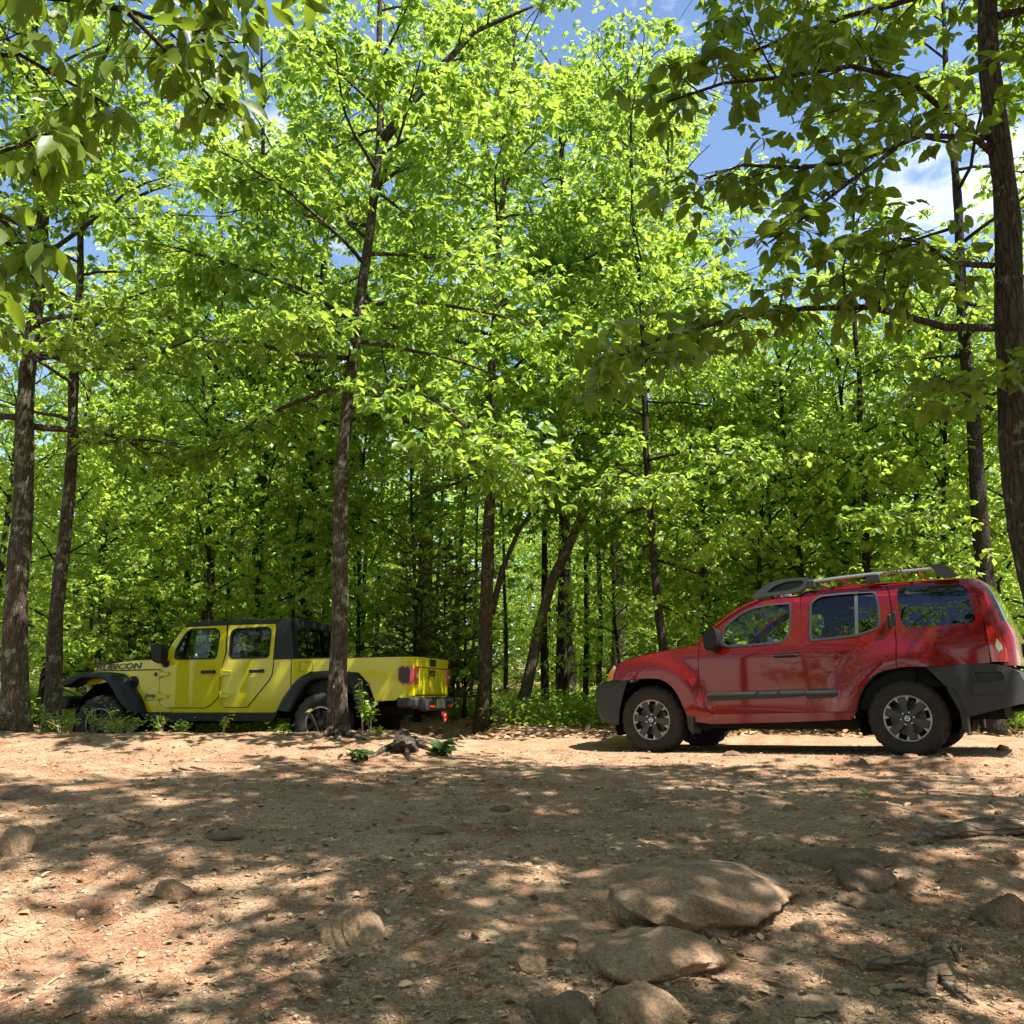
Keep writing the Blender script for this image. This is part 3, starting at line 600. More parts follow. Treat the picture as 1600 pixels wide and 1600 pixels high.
    ws = [(.66, 1.25), (.79, 1.36), (.952, 1.475), (1.112, 1.565), (1.284, 1.63)]
    MB().grid(span(ws, .06, drop=.05)).build('windscreen', 'glass_clear', root, sharp=0)
    for side in (1, -1):
        MB().tube([(x + .01, YC - side * (W(x, z) - .03), z + .028) for x, z in [(.60, 1.20)] + ws], .034, 10, squash=.8).build('windscreen_pillar', 'red', root)
    roof = [(1.27, 1.638), (1.33, 1.655), (1.485, 1.676), (1.72, 1.674), (1.79, 1.697), (1.86, 1.73), (2.114, 1.757), (2.531, 1.753), (2.67, 1.75), (3.1, 1.745), (3.286, 1.741), (3.40, 1.735), (3.45, 1.72)]
    MB().grid(span(roof, .045, 3.2)).build('roof', 'red', root, sharp=60)
    MB().grid([[(x, y, z - .03) for x, y, z in r] for r in span(roof, .045, 3.2)]).build('roof_lining', 'interior', root)
    # tailgate: at every height, round the corner then straight across
    XE = [(.895, 3.66), (.95, 3.66), (1.087, 3.65), (1.209, 3.62), (1.25, 3.583), (1.488, 3.566), (1.651, 3.541), (1.70, 3.513), (1.735, 3.45)]
    def plan(z, push=0.0, v0=1.0):
        xe = xinterp(XE, z); xr = xinterp(XR, z) + push; rr = []
        for i in range(8):
            t = i / 7; x = xe + (xr - xe - .0005) * math.sin(t * math.pi / 2); rr.append((x, YC - W(min(x, xinterp(XR, z) - .0005), z), z))
        yn = rr[-1][1]; n = 14
        mid = [(xr + .03 * (1 - (2 * i / n - 1) ** 2), yn + (2 * YC - 2 * yn) * i / n, z) for i in range(1, n)]
        return rr + mid + [(x, 2 * YC - y, zz) for x, y, zz in reversed(rr)]
    zs = [.86, .9, 1.0, 1.1, 1.2, 1.25, 1.29]
    tg = MB().grid([plan(z) for z in zs]).build('tailgate', 'red', root, sharp=50)
    up = [1.29, 1.35, 1.45, 1.55, 1.62, 1.66]
    MB().grid([plan(z)[3:-3] for z in up]).build('rear_window', 'glass_mid', tg, sharp=0)
    MB().grid([plan(z)[:4] for z in up]).grid([plan(z)[-4:] for z in up]).grid([plan(z) for z in (1.66, 1.69, 1.72, 1.745)]).build('tailgate_frame', 'red', tg, sharp=0)
    MB().box((3.80, YC, 1.02), (.03, .5, .14)).build('number_plate_recess', 'black_plastic', tg, bevel=.01)
    # front face
    rows = []
    for z in (.78, .84, .9, .95, 1.0):
        xf = xinterp(XF, z); r = []
        for i in range(25):
            v = -1 + 2 * i / 24; a = abs(v); x = xf + (.30 * (1 - math.sqrt(max(0, 1 - a ** 2.6)))); r.append((x - .0, YC + v * .80, z))
        rows.append(r)
    MB().grid(rows).build('front_grille', 'black_plastic', root)
    gb = MB()
    for v in (-.34, -.12, .12, .34): gb.box((-.70, YC + v, .88), (.05, .05, .17))
    gb.build('grille_bars', 'silver', root, bevel=.008)
    # bumpers
    XE2 = [(.318, -.402), (.469, -.39), (.629, -.343), (.82, -.272)]; XB = [(.318, -.63), (.358, -.72), (.423, -.79), (.55, -.81), (.72, -.815), (.79, -.78), (.82, -.72)]
    rows = []
    for z in (.318, .358, .40, .46, .55, .64, .72, .77, .80, .82):
        xe = xinterp(XE2, z); xb = xinterp(XB, z); r = []; yw = .90
        for i in range(12):
            t = i / 11 * math.pi / 2; r.append((xb + (xe - xb) * (1 - math.sin(t)) ** 1.0, YC - yw + .30 * (1 - math.cos(t)), z))
        r += [(xb - .03 * (1 - (i / 5 - 1) ** 2), YC - yw + .30 + (yw - .3) * 2 * i / 10, z) for i in range(1, 10)]
        half = r[:12]; rows.append(r + [(x, 2 * YC - y, zz) for x, y, zz in reversed(half)])
    top = [(x + (.09 if 8 < i < len(rows[0]) - 9 else .02), y + (.05 if y < YC else -.05), .822) for i, (x, y, z) in enumerate(rows[-1])]
    bot = [(x * .9 + .03, y + (.06 if y < YC else -.06), .318) for x, y, z in rows[0]]
    MB().grid([bot] + rows + [top]).build('front_bumper', 'grey_plastic', root)
    def WB(x, z):
        xr = float(np.interp(z, [.4, .5, .714, .79, .88], [3.77, 3.81, 3.83, 3.82, 3.80])); r = .24; w = .905 + .02 * float(1 - sm(3.25, 3.36, x)) * float(1 - sm(.80, .9, z) * .5)
        if x > xr - r: w -= r * .8 * (1 - math.sqrt(max(0, 1 - ((x - xr + r) / r) ** 2)))
        return w
    sb = lambda off: (lambda x, z, s: (x, YC - s * (WB(x, z) + off), z))
    rbp = [(2.976, .861), (3.348, .883), (3.626, .879), (3.77, .793), (3.80, .714), (3.79, .508), (3.543, .446), (3.295, .383), (3.252, .555), (3.201, .656), (3.139, .66), (3.05, .774)]
    hole = rounded(P['hole'], 2, .2)
    for side in (1, -1):
        rb_ = panel(MB(), chaikin(rbp, 1, 50), [hole], sb(0), .045, .05, mirror=side).build('rear_bumper_corner', 'grey_plastic', root)
        panel(MB(), offset(hole, -.03), [hole], sb(.012), .04, .03, mirror=side).build('step_surround', 'grey_plastic', rb_)
        panel(MB(), offset(hole, -.01), [], sb(-.05), .05, .0, mirror=side).build('step_recess', 'decal', rb_)
        panel(MB(), rounded([(3.36, .70), (3.66, .715), (3.672, .66), (3.61, .60), (3.36, .595)], 2, .15), [], lambda x, z, s: (x, YC - s * (WB(x, z) + .035 - .2 * (.70 - z)), z), .04, .05, mirror=side).build('bumper_step', 'grey_plastic', rb_)
    rows = []
    for z in (.47, .508, .6, .714, .793, .84, .885):
        x0 = float(np.interp(z, [.508, .714, .793, .885], [3.79, 3.80, 3.77, 3.63])); yn = YC - WB(x0, z)
        rows.append([(x0 + .03 * (1 - (2 * i / 14 - 1) ** 4), yn + 2 * (YC - yn) * i / 14, z) for i in range(15)])
    MB().grid(rows).build('rear_bumper', 'grey_plastic', root)
    # roof rack
    for side in (1, -1):
        y = YC - side * .70
        fr = panel(MB(), chaikin(P['fair'], 2, 60), [chaikin(P['fairhole'], 2, 80)], lambda x, z, s: (x, YC - s * (.72 - .12 * (z - 1.7)), z), .04, .05, mirror=side).build('rack_fairing', 'rack_grey', root, bevel=0)
        panel(MB(), offset(P['fairhole'], -.01), [], lambda x, z, s: (x, YC - s * (.68 - .12 * (z - 1.7)), z), .06, 0, mirror=side).build('fairing_dark_backing', 'decal', fr)  # black sheet added behind the opening to make it look dark
        rl = MB().tube([(1.86, y, 1.828), (2.2, y, 1.846), (2.505, y, 1.856), (3.11, y, 1.862)], .017, 12).build('rack_rail', 'silver', root)
        MB().prism(chaikin([(3.09, 1.896), (3.183, 1.901), (3.236, 1.885), (3.29, 1.815), (3.335, 1.765), (3.148, 1.765), (3.11, 1.845)], 1, 70), y - .035, y + .035).build('rack_end', 'trim', rl, bevel=.012)
        MB().box((2.52, y, 1.81), (.14, .05, .09)).build('rack_foot', 'trim', rl, bevel=.012)
        MB().box((1.88, y, 1.80), (.08, .05, .09)).build('rack_foot', 'trim', rl, bevel=.012)
        if side == 1: text_mesh('rail_lettering', 'XTERRA', .032, 'decal', rl, (2.62, y - .0185, 1.848), (1, 0, .008), (0, 0, 1), 1.5, .2, .001, .001, 1.1)
    for x in (2.15, 2.95): MB().tube([(x, YC - .70, 1.845), (x - .01, YC - .4, 1.85), (x - .01, YC + .4, 1.85), (x, YC + .70, 1.845)], .02, 8, squash=.6).build('rack_crossbar', 'red', root)
    MB().tube([(1.93, YC - .6, 1.80), (1.86, YC - .2, 1.84), (1.86, YC + .2, 1.84), (1.93, YC + .6, 1.80)], .02, 8).build('rack_crossbar', 'trim', root)
    for yy in (.48, .20, -.20, -.48):
        MB().lathe((0, 0, 0), [(.001, 0), (.045, .005), (.058, .03), (.055, .08), (.001, .1)], 20, 0).build('rack_lamp', 'trim_grey', root).matrix_local = Matrix.Translation((1.33, YC + yy, 1.765)) @ Matrix.Rotation(math.radians(-90), 4, 'Z')
    # inside and below
    MB().box((1.6, YC, .43), (4.0, 1.35, .12)).box((1.5, YC, .36), (2.4, .5, .12)).tube([(-.0, YC - .7, .37), (0, YC + .7, .37)], .05, 8).tube([(2.725, YC - .7, .37), (2.725, YC + .7, .37)], .06, 8).lathe((2.725, YC, .37), [(.001, -.15), (.12, -.12), (.15, 0), (.12, .12), (.001, .15)], 16).box((3.35, YC, .45), (.5, .9, .2)).tube([(3.3, YC + .3, .42), (3.75, YC + .35, .45)], .035, 8).build('underbody', 'under', root)
    for yy in (-.80, .80): MB().box((1.7, YC + yy, .80), (2.3, .03, .68)).build('door_lining', 'interior', root)
    MB().box((3.1, YC - .76, .98), (1.0, .02, .6)).box((3.1, YC + .76, .98), (1.0, .02, .6)).box((2.9, YC, .72), (1.4, 1.5, .04)).build('boot_lining', 'interior', root)
    MB().box((.80, YC, 1.02), (.30, 1.50, .28)).box((.93, YC - .38, 1.17), (.14, .36, .08)).box((1.3, YC, .78), (.9, .26, .3)).build('dashboard', 'interior', root, bevel=.04, seg=3)
    steering(root, 1.14, YC - .38, 1.13)
    for yy in (-.38, .38): seat(root, 1.62, YC + yy, .66)
    seat(root, 2.42, YC, .68, 1.25, .6, 'rear_bench', False)
    for yy in (-.42, .42): MB().box((2.85, YC + yy, 1.42), (.1, .26, .17)).build('headrest', 'interior', root, bevel=.04, seg=3)
    MB().box((1.15, YC, 1.56), (.03, .24, .07)).tube([(1.12, YC, 1.56), (1.1, YC, 1.66)], .01, 6).build('rear_view_mirror', 'black_plastic', root, bevel=.01)
    for x, sd, ro in ((0, 1, .12), (2.7455, 1, .32)): suv_wheel(root, x, .01, .372, ro, sd)
    for x, ro in ((0, .3), (2.7455, .7)): suv_wheel(root, x, 2 * YC - .01, .372, ro, -1)
    return root
build_suv()

# ------------------------------------------------------------------ the yellow pickup
def build_truck():
    P = TRK; YC = .94
    root = frame_empty('pickup_truck', TR_O, TR_X, TR_Y, TR_Z)
    tag(root, 'bright yellow double cab pickup with black hard top, behind the slender tree', 'pickup')
    def W(x, z):
        w = .80
        if z > 1.3: w -= .14 * (z - 1.3)
        if x < .9: w -= .13 * (.9 - x) / 1.3
        if z < .9: w -= .05 * (.9 - z) ** 2
        if 1.1 < z < 1.3: w -= .0
        r = .07; xr = 4.80
        if x > xr - r: w -= r * (1 - math.sqrt(max(0, 1 - ((x - xr + r) / r) ** 2)))
        return w
    def sf(off=0.0): return lambda x, z, s: (x, YC - s * (W(x, z) + off), z)
    S = sf()
    for side in (1, -1):
        hs = panel(MB(), offset(chaikin(P['hoodside'], 1, 50), .002), [], S, .07, .03, mirror=side).build('bonnet_side', 'yellow', root)
        cw = panel(MB(), offset(P['cowl'], .003), [], S, .07, .03, mirror=side).build('cowl_side', 'yellow', root)
        fw = rounded(P['fwin'], 1, .25); rw = rounded(P['rwin'], 1, .25)
        d = panel(MB(), offset(P['fdoor'], .005), [fw], sf(.006), .07, .04, mirror=side).build('front_door', 'yellow', root, bevel=0)
        e = panel(MB(), offset(P['rdoor'], .005), [rw], sf(.006), .07, .04, mirror=side).build('rear_door', 'yellow', root)
        for pl, par in ((P['fdoor'], d), (P['rdoor'], e)): panel(MB(), offset(pl, -.006), [offset(pl, .012)], sf(-.006), .07, 0, mirror=side).build('door_gap_shade', 'decal', par)  # dark strip round each door stands in for the shaded gap
        for hole, par in ((fw, d), (rw, e)):
            panel(MB(), offset(hole, .003), [], sf(-.02), .12, 0, mirror=side).build('window', 'glass_clear', par)
            panel(MB(), offset(hole, -.004), [offset(hole, .02)], sf(.009), .05, .03, mirror=side).build('window_seal', 'black_plastic', par)
        cs = panel(MB(), offset(P['cabside'], .003), [], S, .07, .03, mirror=side).build('cab_side', 'yellow', root)
        bd = panel(MB(), offset(P['bed'], .003), [], S, .07, .03, mirror=side).build('bed_side', 'yellow', root)
        panel(MB(), [(.88, .575), (2.72, .575), (2.70, 1.29), (.90, 1.29)], [], sf(-.012), .12, 0, mirror=side).build('door_frame', 'yellow', root)
        panel(MB(), P['top'], [], sf(.004), .08, .03, mirror=side).build('hard_top_side', 'hardtop', root)
        panel(MB(), P['apil'], [], sf(-.01), .08, .05, mirror=side).build('windscreen_pillar', 'yellow', root)
        if side == 1:
            fl = rounded(P['fuel'], 2, .14); panel(MB(), fl, [offset(fl, .006)], sf(.003), .06, 0, mirror=1).build('fuel_flap', 'decal', bd)
        panel(MB(), chaikin(P['vent'], 1, 90), [], sf(.008), .05, .01, mirror=side).build('fender_vent', 'black_plastic', cw)
        for par, c in ((d, (1.665, 1.135)), (e, (2.43, 1.132))):
            y = YC - side * (.80 + .035)
            MB().box((c[0], y, c[1]), (.22, .03, .042)).box((c[0] - .09, y + side * .02, c[1]), (.04, .04, .05)).box((c[0] + .09, y + side * .02, c[1]), (.04, .04, .05)).build('door_handle', 'black_plastic', par, bevel=.01)
        for x, par in ((.93, d), (1.935, e)):
            for z in (1.115, .797):
                y = YC - side * (W(x, z) + .025)
                MB().prism([(x - .06, z - .045), (x + .0, z - .03), (x + .095, z - .018), (x + .095, z + .018), (x + .0, z + .03), (x - .06, z + .045)], y - .012, y + .02).tube([(x - .05, y - side * .01, z - .06), (x - .05, y - side * .01, z + .06)], .014, 8).build('door_hinge', 'yellow', par, bevel=.006)
        # black flares: lip, crown, then back to the body
        for o_, i_ in (('ffo', 'ffi'), ('rfo', 'rfi')):
            def rs(pl, n=40):
                pl = [Vector(p) for p in pl]; L = [0]
                for a, b in zip(pl, pl[1:]): L.append(L[-1] + (b - a).length)
                return [(float(np.interp(t, L, [p[0] for p in pl])), float(np.interp(t, L, [p[1] for p in pl]))) for t in np.linspace(0, L[-1], n)]
            def smooth(pl, k=4):
                for _ in range(k): pl = [pl[0]] + [((a[0] + 2 * b[0] + c[0]) / 4, (a[1] + 2 * b[1] + c[1]) / 4) for a, b, c in zip(pl, pl[1:], pl[2:])] + [pl[-1]]
                return pl
            O = smooth(rs(P[o_])); I = smooth(rs(P[i_])); rows = []
            for (ox, oz), (ix, iz) in zip(O, I):
                wb = W(ox, oz) - .01; yo = lambda w: YC - side * w
                rows.append([(ix + (ox - ix) * .03, yo(wb - .02), iz + (oz - iz) * .03 - .01), (ix, yo(.90), iz), (ix + (ox - ix) * .06, yo(.925), iz + (oz - iz) * .06), (ix + (ox - ix) * .22, yo(.935), iz + (oz - iz) * .22), (ix + (ox - ix) * .5, yo(.93), iz + (oz - iz) * .5), (ix + (ox - ix) * .78, yo(.90), iz + (oz - iz) * .78), (ox - (ox - ix) * .06, yo(.86), oz - (oz - iz) * .06), (ox, yo(wb), oz)])
            MB().grid(rows).build('wheel_flare', 'black_plastic', root)
        for wx in (0, 3.50):
            rows = []
            for i in range(25):
                a = math.pi * (-.1 + 1.2 * i / 24); rows.append([(wx + .53 * math.cos(a), YC - side * .80, .42 + .58 * math.sin(a)), (wx + .52 * math.cos(a), YC - side * .42, .42 + .56 * math.sin(a)), (wx + .1 * math.cos(a), YC - side * .41, .42 + .3 * math.sin(a))])
            MB().grid(rows).build('wheel_arch_liner', 'under', root)
        y = YC - side * .82
        MB().prism(chaikin([(.885, 1.49), (.91, 1.535), (1.03, 1.54), (1.06, 1.46), (1.062, 1.34), (1.04, 1.27), (.93, 1.285), (.89, 1.352)], 1, 80), y - side * .26, y - side * .10).box((.97, y - side * .05, 1.29), (.08, .22, .05)).lathe((.965, y - side * .0, 1.265), [(.001, -.03), (.05, -.02), (.055, .02), (.001, .03)], 16).build('wing_mirror', 'black_plastic', root, bevel=.025, seg=3)
        MB().prism([(.60, .56), (2.78, .545), (2.70, .44), (.70, .45)], YC - side * .82, YC - side * .70).build('rock_rail', 'black_plastic', root, bevel=.02)
        t = panel(MB(), rounded([(4.561, 1.143), (4.597, 1.165), (4.795, 1.162), (4.797, .917), (4.633, .915), (4.585, .945), (4.563, .984)], 1, .2), [], lambda x, z, s: (x, YC - s * (W(min(x, 4.78), z) + .02), z), .06, .05, mirror=side).build('tail_light', 'red_lens', root)
        panel(MB(), rounded([(4.575, 1.13), (4.60, 1.145), (4.735, 1.142), (4.735, .935), (4.645, .933), (4.60, .955), (4.577, .99)], 1, .2), [], lambda x, z, s: (x, YC - s * (W(x, z) + .024), z), .06, .004, mirror=side).build('lamp_cover', 'dark_lens', t)
        MB().box((4.81, YC - side * .73, 1.035), (.03, .10, .245)).build('rear_lens', 'red_lens', t, bevel=.008)
        MB().box((4.828, YC - side * .745, 1.03), (.006, .05, .05)).build('reversing_lamp', 'clear_lens', t)
        MB().lathe((.795, YC - side * (W(.795, 1.10) + .004), 1.115), [(.001, -side * .004), (.028, -side * .003), (.032, side * .004)], 20).build('round_badge', 'decal', cw)
    text_mesh('bonnet_lettering', 'RUBICON', .115, 'decal', root, (-.30, YC - W(-.30, 1.2) - .004, 1.197), Vector((1.17, -.117, .018)), (0, 0, 1), 1.62, .22, .0015, .004, 1.0)
    text_mesh('side_lettering', 'Jeep', .095, 'decal', root, (.63, YC - W(.63, .8) - .006, .785), Vector((1, -.1, 0)), (0, 0, 1), 1.15, 0, .0015, .0015, 1.0)
    MB().box((.72, YC - W(.72, .75) - .003, .745), (.19, .003, .010), rz=-.1).build('badge_underline', 'decal', root)
    # bonnet top, windscreen, hard top
    def span(st, crown, p=2.4, n=20):
        return [[(x, YC + (-1 + 2 * j / n) * W(x, z), z + crown * (1 - abs(-1 + 2 * j / n) ** p)) for j in range(n + 1)] for x, z in st]
    MB().grid(span([(-.46, 1.16), (-.40, 1.20), (-.351, 1.225), (-.187, 1.263), (.046, 1.296), (.276, 1.319), (.598, 1.329), (.86, 1.33), (.94, 1.335)], .03, 3)).build('bonnet', 'yellow', root, sharp=60)
    ws = [(.96, 1.35), (1.03, 1.56), (1.20, 1.80)]
    MB().grid(span(ws, .02)).build('windscreen', 'glass_clear', root, sharp=0)
    rf = [(1.185, 1.80), (1.22, 1.845), (1.26, 1.862), (1.6, 1.868), (1.9, 1.873), (2.6, 1.868), (2.87, 1.866), (2.91, 1.855), (2.925, 1.82)]
    MB().grid(span(rf, .03, 4)).build('hard_top', 'hardtop', root, sharp=60)
    MB().grid([[(x, y, z - .04) for x, y, z in r] for r in span(rf[2:-1], .03, 4)]).build('roof_lining', 'interior', root)
    # cab back: frame with a window
    def bk(x, z, s): return (2.915 + (1.86 - z) * .12 + .03 * (1 - ((x) / .8) ** 2), YC + x, z)
    back = [(-.74, 1.29), (.74, 1.29), (.71, 1.855), (-.71, 1.855)]; bw = rounded([(-.63, 1.33), (.63, 1.33), (.60, 1.76), (-.60, 1.76)], 2, .15)
    def panel_x(mb, poly, holes, f, m=0, fl=.0):
        return panel(mb, poly, holes, f, .09, 0, m, mirror=1)
    cb = panel_x(MB(), [(-.79, 1.29), (.79, 1.29), (.72, 1.87), (-.72, 1.87)], [bw], bk).build('cab_back', 'hardtop', root)
    panel_x(MB(), bw, [], lambda x, z, s: (bk(x, z, s)[0] - .008, YC + x, z)).build('rear_window', 'glass_mid', cb)
    panel_x(MB(), [(-.78, .6), (.78, .6), (.79, 1.29), (-.79, 1.29)], [], lambda x, z, s: (2.95, YC + x, z)).build('cab_back_panel', 'yellow', root)
    # bed and tailgate
    MB().box((3.86, YC, .82), (1.75, 1.42, .04)).box((2.99, YC, 1.05), (.04, 1.42, .46)).build('bed_floor', 'black_plastic', root)
    for side in (1, -1):
        MB().box((3.88, YC - side * .72, 1.05), (1.78, .04, .46)).box((3.88, YC - side * .765, 1.298), (1.80, .075, .014)).build('bed_rail', 'black_plastic', root, bevel=.004)
    tp = [(-.715, .765), (.715, .765), (.725, 1.292), (-.725, 1.292)]
    def tgf(off): return lambda y, z, s: (4.79 + off - .012 * float(sm(1.16, 1.14, z)) if z < 1.15 else 4.79 + off, YC + y, z)
    tg = MB().box((4.775, YC, 1.222), (.06, 1.45, .14)).box((4.768, YC, .957), (.06, 1.45, .376)).build('tailgate', 'yellow', root, bevel=.012, seg=3)
    MB().box((4.808, YC - .02, 1.225), (.02, .26, .10)).build('tailgate_handle', 'black_plastic', tg, bevel=.008)
    text_mesh('tailgate_lettering', 'Jeep', .19, 'decal', tg, (4.801, YC - .20, 1.035), (0, 1, 0), (0, 0, 1), 1.0, 0, .003, .002, 1.0)
    MB().box((4.74, YC - .765, 1.02), (.10, .08, .54)).box((4.74, YC + .765, 1.02), (.10, .08, .54)).box((4.74, YC, .745), (.09, 1.5, .03)).build('rear_corner_post', 'yellow', root, bevel=.02, seg=3)
    # rear bumper
    bb = MB()
    bb.box((4.84, YC, .635), (.14, 1.10, .17)).box((4.80, YC - .60, .66), (.20, .34, .15), rz=.18).box((4.80, YC + .58, .66), (.20, .28, .15), rz=-.18).box((4.70, YC - .78, .67), (.30, .12, .13)).box((4.68, YC + .74, .67), (.28, .10, .13))
    rbm = bb.build('rear_bumper', 'grey_plastic', root, bevel=.03, seg=3)
    MB().box((4.82, YC - .0, .726), (.16, 1.36, .014)).build('bumper_step_pad', 'black_plastic', rbm, bevel=.005)
    MB().box((4.915, YC, .65), (.01, .30, .13)).build('number_plate', 'silver', rbm, bevel=.003)
    for yy in (-.42, .42):
        MB().box((4.90, YC + yy, .625), (.04, .20, .10)).build('hook_recess', 'decal', rbm)
        MB().tube([(4.90, YC + yy - .045, .61), (4.935, YC + yy - .045, .61), (4.96, YC + yy, .61), (4.935, YC + yy + .045, .61), (4.90, YC + yy + .045, .61)], .017, 8).build('tow_hook', 'hook_red', rbm)
    MB().box((4.82, YC + .02, .50), (.25, .09, .09)).build('hitch_receiver', 'under', rbm, bevel=.01)
    n = 18; MB().tube([(4.98 + .01 * math.sin(2 * math.pi * i / n), YC + .02 + .042 * math.cos(2 * math.pi * i / n), .445 + .05 * math.sin(2 * math.pi * i / n)) for i in range(n + 1)], .017, 8, cap=False).box((4.96, YC + .02, .50), (.08, .06, .06)).build('hitch_shackle', 'hook_red', rbm)
    # front: grille, headlights, bumper
    g = MB().box((-.46, YC, .95), (.08, 1.22, .46)).build('front_grille', 'yellow', root, bevel=.03, seg=3)
    for k in range(7): MB().box((-.505, YC - .33 + .11 * k, .97), (.02, .055, .30)).build('grille_slot', 'decal', g, bevel=.01)
    for yy in (-.50, .50): MB().lathe((0, 0, 0), [(.001, -.02), (.08, -.01), (.095, .0), (.095, .04)], 28).build('headlight', 'clear_lens', root).matrix_local = Matrix.Translation((-.51, YC + yy, .98)) @ Matrix.Rotation(math.radians(-90), 4, 'Z')
    MB().box((-.75, YC, .72), (.22, 1.62, .20)).box((-.60, YC - .35, .65), (.3, .1, .12)).box((-.60, YC + .35, .65), (.3, .1, .12)).build('front_bumper', 'black_plastic', root, bevel=.04, seg=3)
    for yy in (-.62, .62):
        MB().tube([(-.84, YC + yy - .04, .74), (-.92, YC + yy - .04, .74), (-.95, YC + yy, .74), (-.92, YC + yy + .04, .74), (-.84, YC + yy + .04, .74)], .02, 8).build('tow_hook', 'hook_red', root)
        MB().box((-.72, YC + yy * 1.42, 1.035), (.09, .09, .05)).build('side_marker_lamp', 'amber', root, bevel=.015)
    # below and inside
    u = MB()
    for yy in (-.42, .42): u.box((2.0, YC + yy, .56), (5.3, .09, .13))
    u.tube([(0, YC - .8, .415), (0, YC + .8, .415)], .05, 8).tube([(3.49, YC - .8, .415), (3.49, YC + .8, .415)], .055, 8).lathe((3.49, YC, .415), [(.001, -.15), (.12, -.12), (.16, 0), (.12, .12), (.001, .15)], 16).lathe((0, YC + .2, .415), [(.001, -.15), (.12, -.12), (.15, 0), (.12, .12), (.001, .15)], 16)
    u.tube([(1.4, YC, .55), (3.4, YC, .45)], .035, 8).box((1.6, YC, .6), (1.9, 1.4, .06)).box((1.5, YC, .47), (.7, .5, .16)).box((.2, YC, .75), (.9, .7, .4)).tube([(2.2, YC + .35, .5), (3.1, YC + .38, .62), (3.9, YC + .38, .62), (4.6, YC + .5, .5)], .035, 8)
    u.build('underbody', 'under', root)
    MB().tube([(3.95, YC, .62), (4.6, YC, .60)], .001, 4).lathe((4.25, YC, .56), [(.2, -.001), (.2, .001)], 8).build('exhaust_bracket', 'under', root)
    MB().box((1.95, YC - .76, .95), (1.95, .03, .68)).box((1.95, YC + .76, .95), (1.95, .03, .68)).box((2.87, YC, .95), (.03, 1.5, .66)).build('cab_lining', 'interior', root)
    MB().box((1.10, YC, 1.18), (.26, 1.46, .26)).box((1.20, YC - .36, 1.31), (.12, .34, .06)).build('dashboard', 'interior', root, bevel=.03)
    steering(root, 1.42, YC - .36, 1.27, .18)
    for yy in (-.36, .36): seat(root, 1.72, YC + yy, .80, .48, .58)
    seat(root, 2.36, YC, .82, 1.3, .55, 'rear_bench', False)
    for yy in (-.42, .42): MB().box((2.66, YC + yy, 1.52), (.1, .26, .2)).build('headrest', 'interior', root, bevel=.04, seg=3)
    rb = MB()
    for yy in (-.66, .66): rb.tube([(1.12, YC + yy * .98, 1.30), (1.24, YC + yy * .98, 1.78), (2.0, YC + yy, 1.81), (2.75, YC + yy, 1.80)], .03, 8).tube([(1.95, YC + yy, .9), (1.95, YC + yy, 1.8)], .03, 8)
    rb.tube([(1.95, YC - .66, 1.80), (1.95, YC + .66, 1.80)], .03, 8).build('roll_bar', 'interior', root)
    for x, sd, ro in ((0, 1, .2), (3.488, 1, .5)): truck_wheel(root, x, .0, .408, ro, sd)
    for x, ro in ((0, .3), (3.488, .1)): truck_wheel(root, x, 2 * YC, .408, ro, -1)
    return root
build_truck()

# ------------------------------------------------------------------ foliage
def arr_mesh(name, V, F, mt, v=None, k=4):
    me = bpy.data.meshes.new(name); me.vertices.add(len(V)); me.vertices.foreach_set('co', np.ascontiguousarray(V, dtype=np.float32).ravel())
    me.loops.add(F.size); me.loops.foreach_set('vertex_index', np.ascontiguousarray(F, dtype=np.int32).ravel()); me.polygons.add(len(F)); me.polygons.foreach_set('loop_start', np.arange(0, F.size, k, dtype=np.int32))
    me.update(calc_edges=True)
    if v is not None: a = me.attributes.new('v', 'FLOAT', 'POINT'); a.data.foreach_set('value', np.ascontiguousarray(v, dtype=np.float32))
    me.materials.append(M[mt]); return me
def unit(a): return a / np.maximum(np.linalg.norm(a, axis=1, keepdims=True), 1e-6)
T_HI = np.array([(0, 0, 0), (.28, .27, .07), (.66, .25, .05), (1, 0, -.10), (.66, -.25, .05), (.28, -.27, .07)])
F_HI = np.array([(0, 5, 4, 3), (0, 3, 2, 1)])
T_XX = np.array([(0, 0, 0), (.30, 0, -.01), (.63, 0, -.05), (1, 0, -.17), (.13, .15, .02), (.38, .28, .05), (.68, .23, .0), (.88, .10, -.08), (.13, -.15, .02), (.38, -.28, .05), (.68, -.23, .0), (.88, -.10, -.08)]); F_XX = np.array([(0, 1, 5, 4), (1, 2, 6, 5), (2, 3, 7, 6), (0, 8, 9, 1), (1, 9, 10, 2), (2, 10, 11, 3)])
T_LO = np.array([(0, 0, 0), (.48, .32, .05), (1, 0, -.06), (.48, -.32, .05)]); F_LO = np.array([(0, 3, 2, 1)])
T_NE = np.array([(0, .5, 0), (0, -.5, 0), (1, -.2, 0), (1, .2, 0)])
def leaves_mesh(name, P, D, N, S, v, mt, tmpl='hi', wid=1.0):
    T, F = {'hi': (T_HI, F_HI), 'xx': (T_XX, F_XX), 'lo': (T_LO, F_LO), 'ne': (T_NE, np.array([(0, 1, 2, 3)]))}[tmpl]
    D = unit(D); B = unit(np.cross(N, D)); N2 = np.cross(D, B); n, k = len(P), len(T)
    V = P[:, None, :] + S[:, None, None] * (T[None, :, 0:1] * D[:, None, :] + wid * T[None, :, 1:2] * B[:, None, :] + T[None, :, 2:3] * N2[:, None, :])
    FF = (np.arange(n)[:, None, None] * k + F[None]).reshape(-1, 4)
    me = arr_mesh(name, V.reshape(-1, 3), FF, mt, np.repeat(v, k))
    if tmpl == 'xx': me.polygons.foreach_set('use_smooth', np.ones(len(FF), bool))
    return me
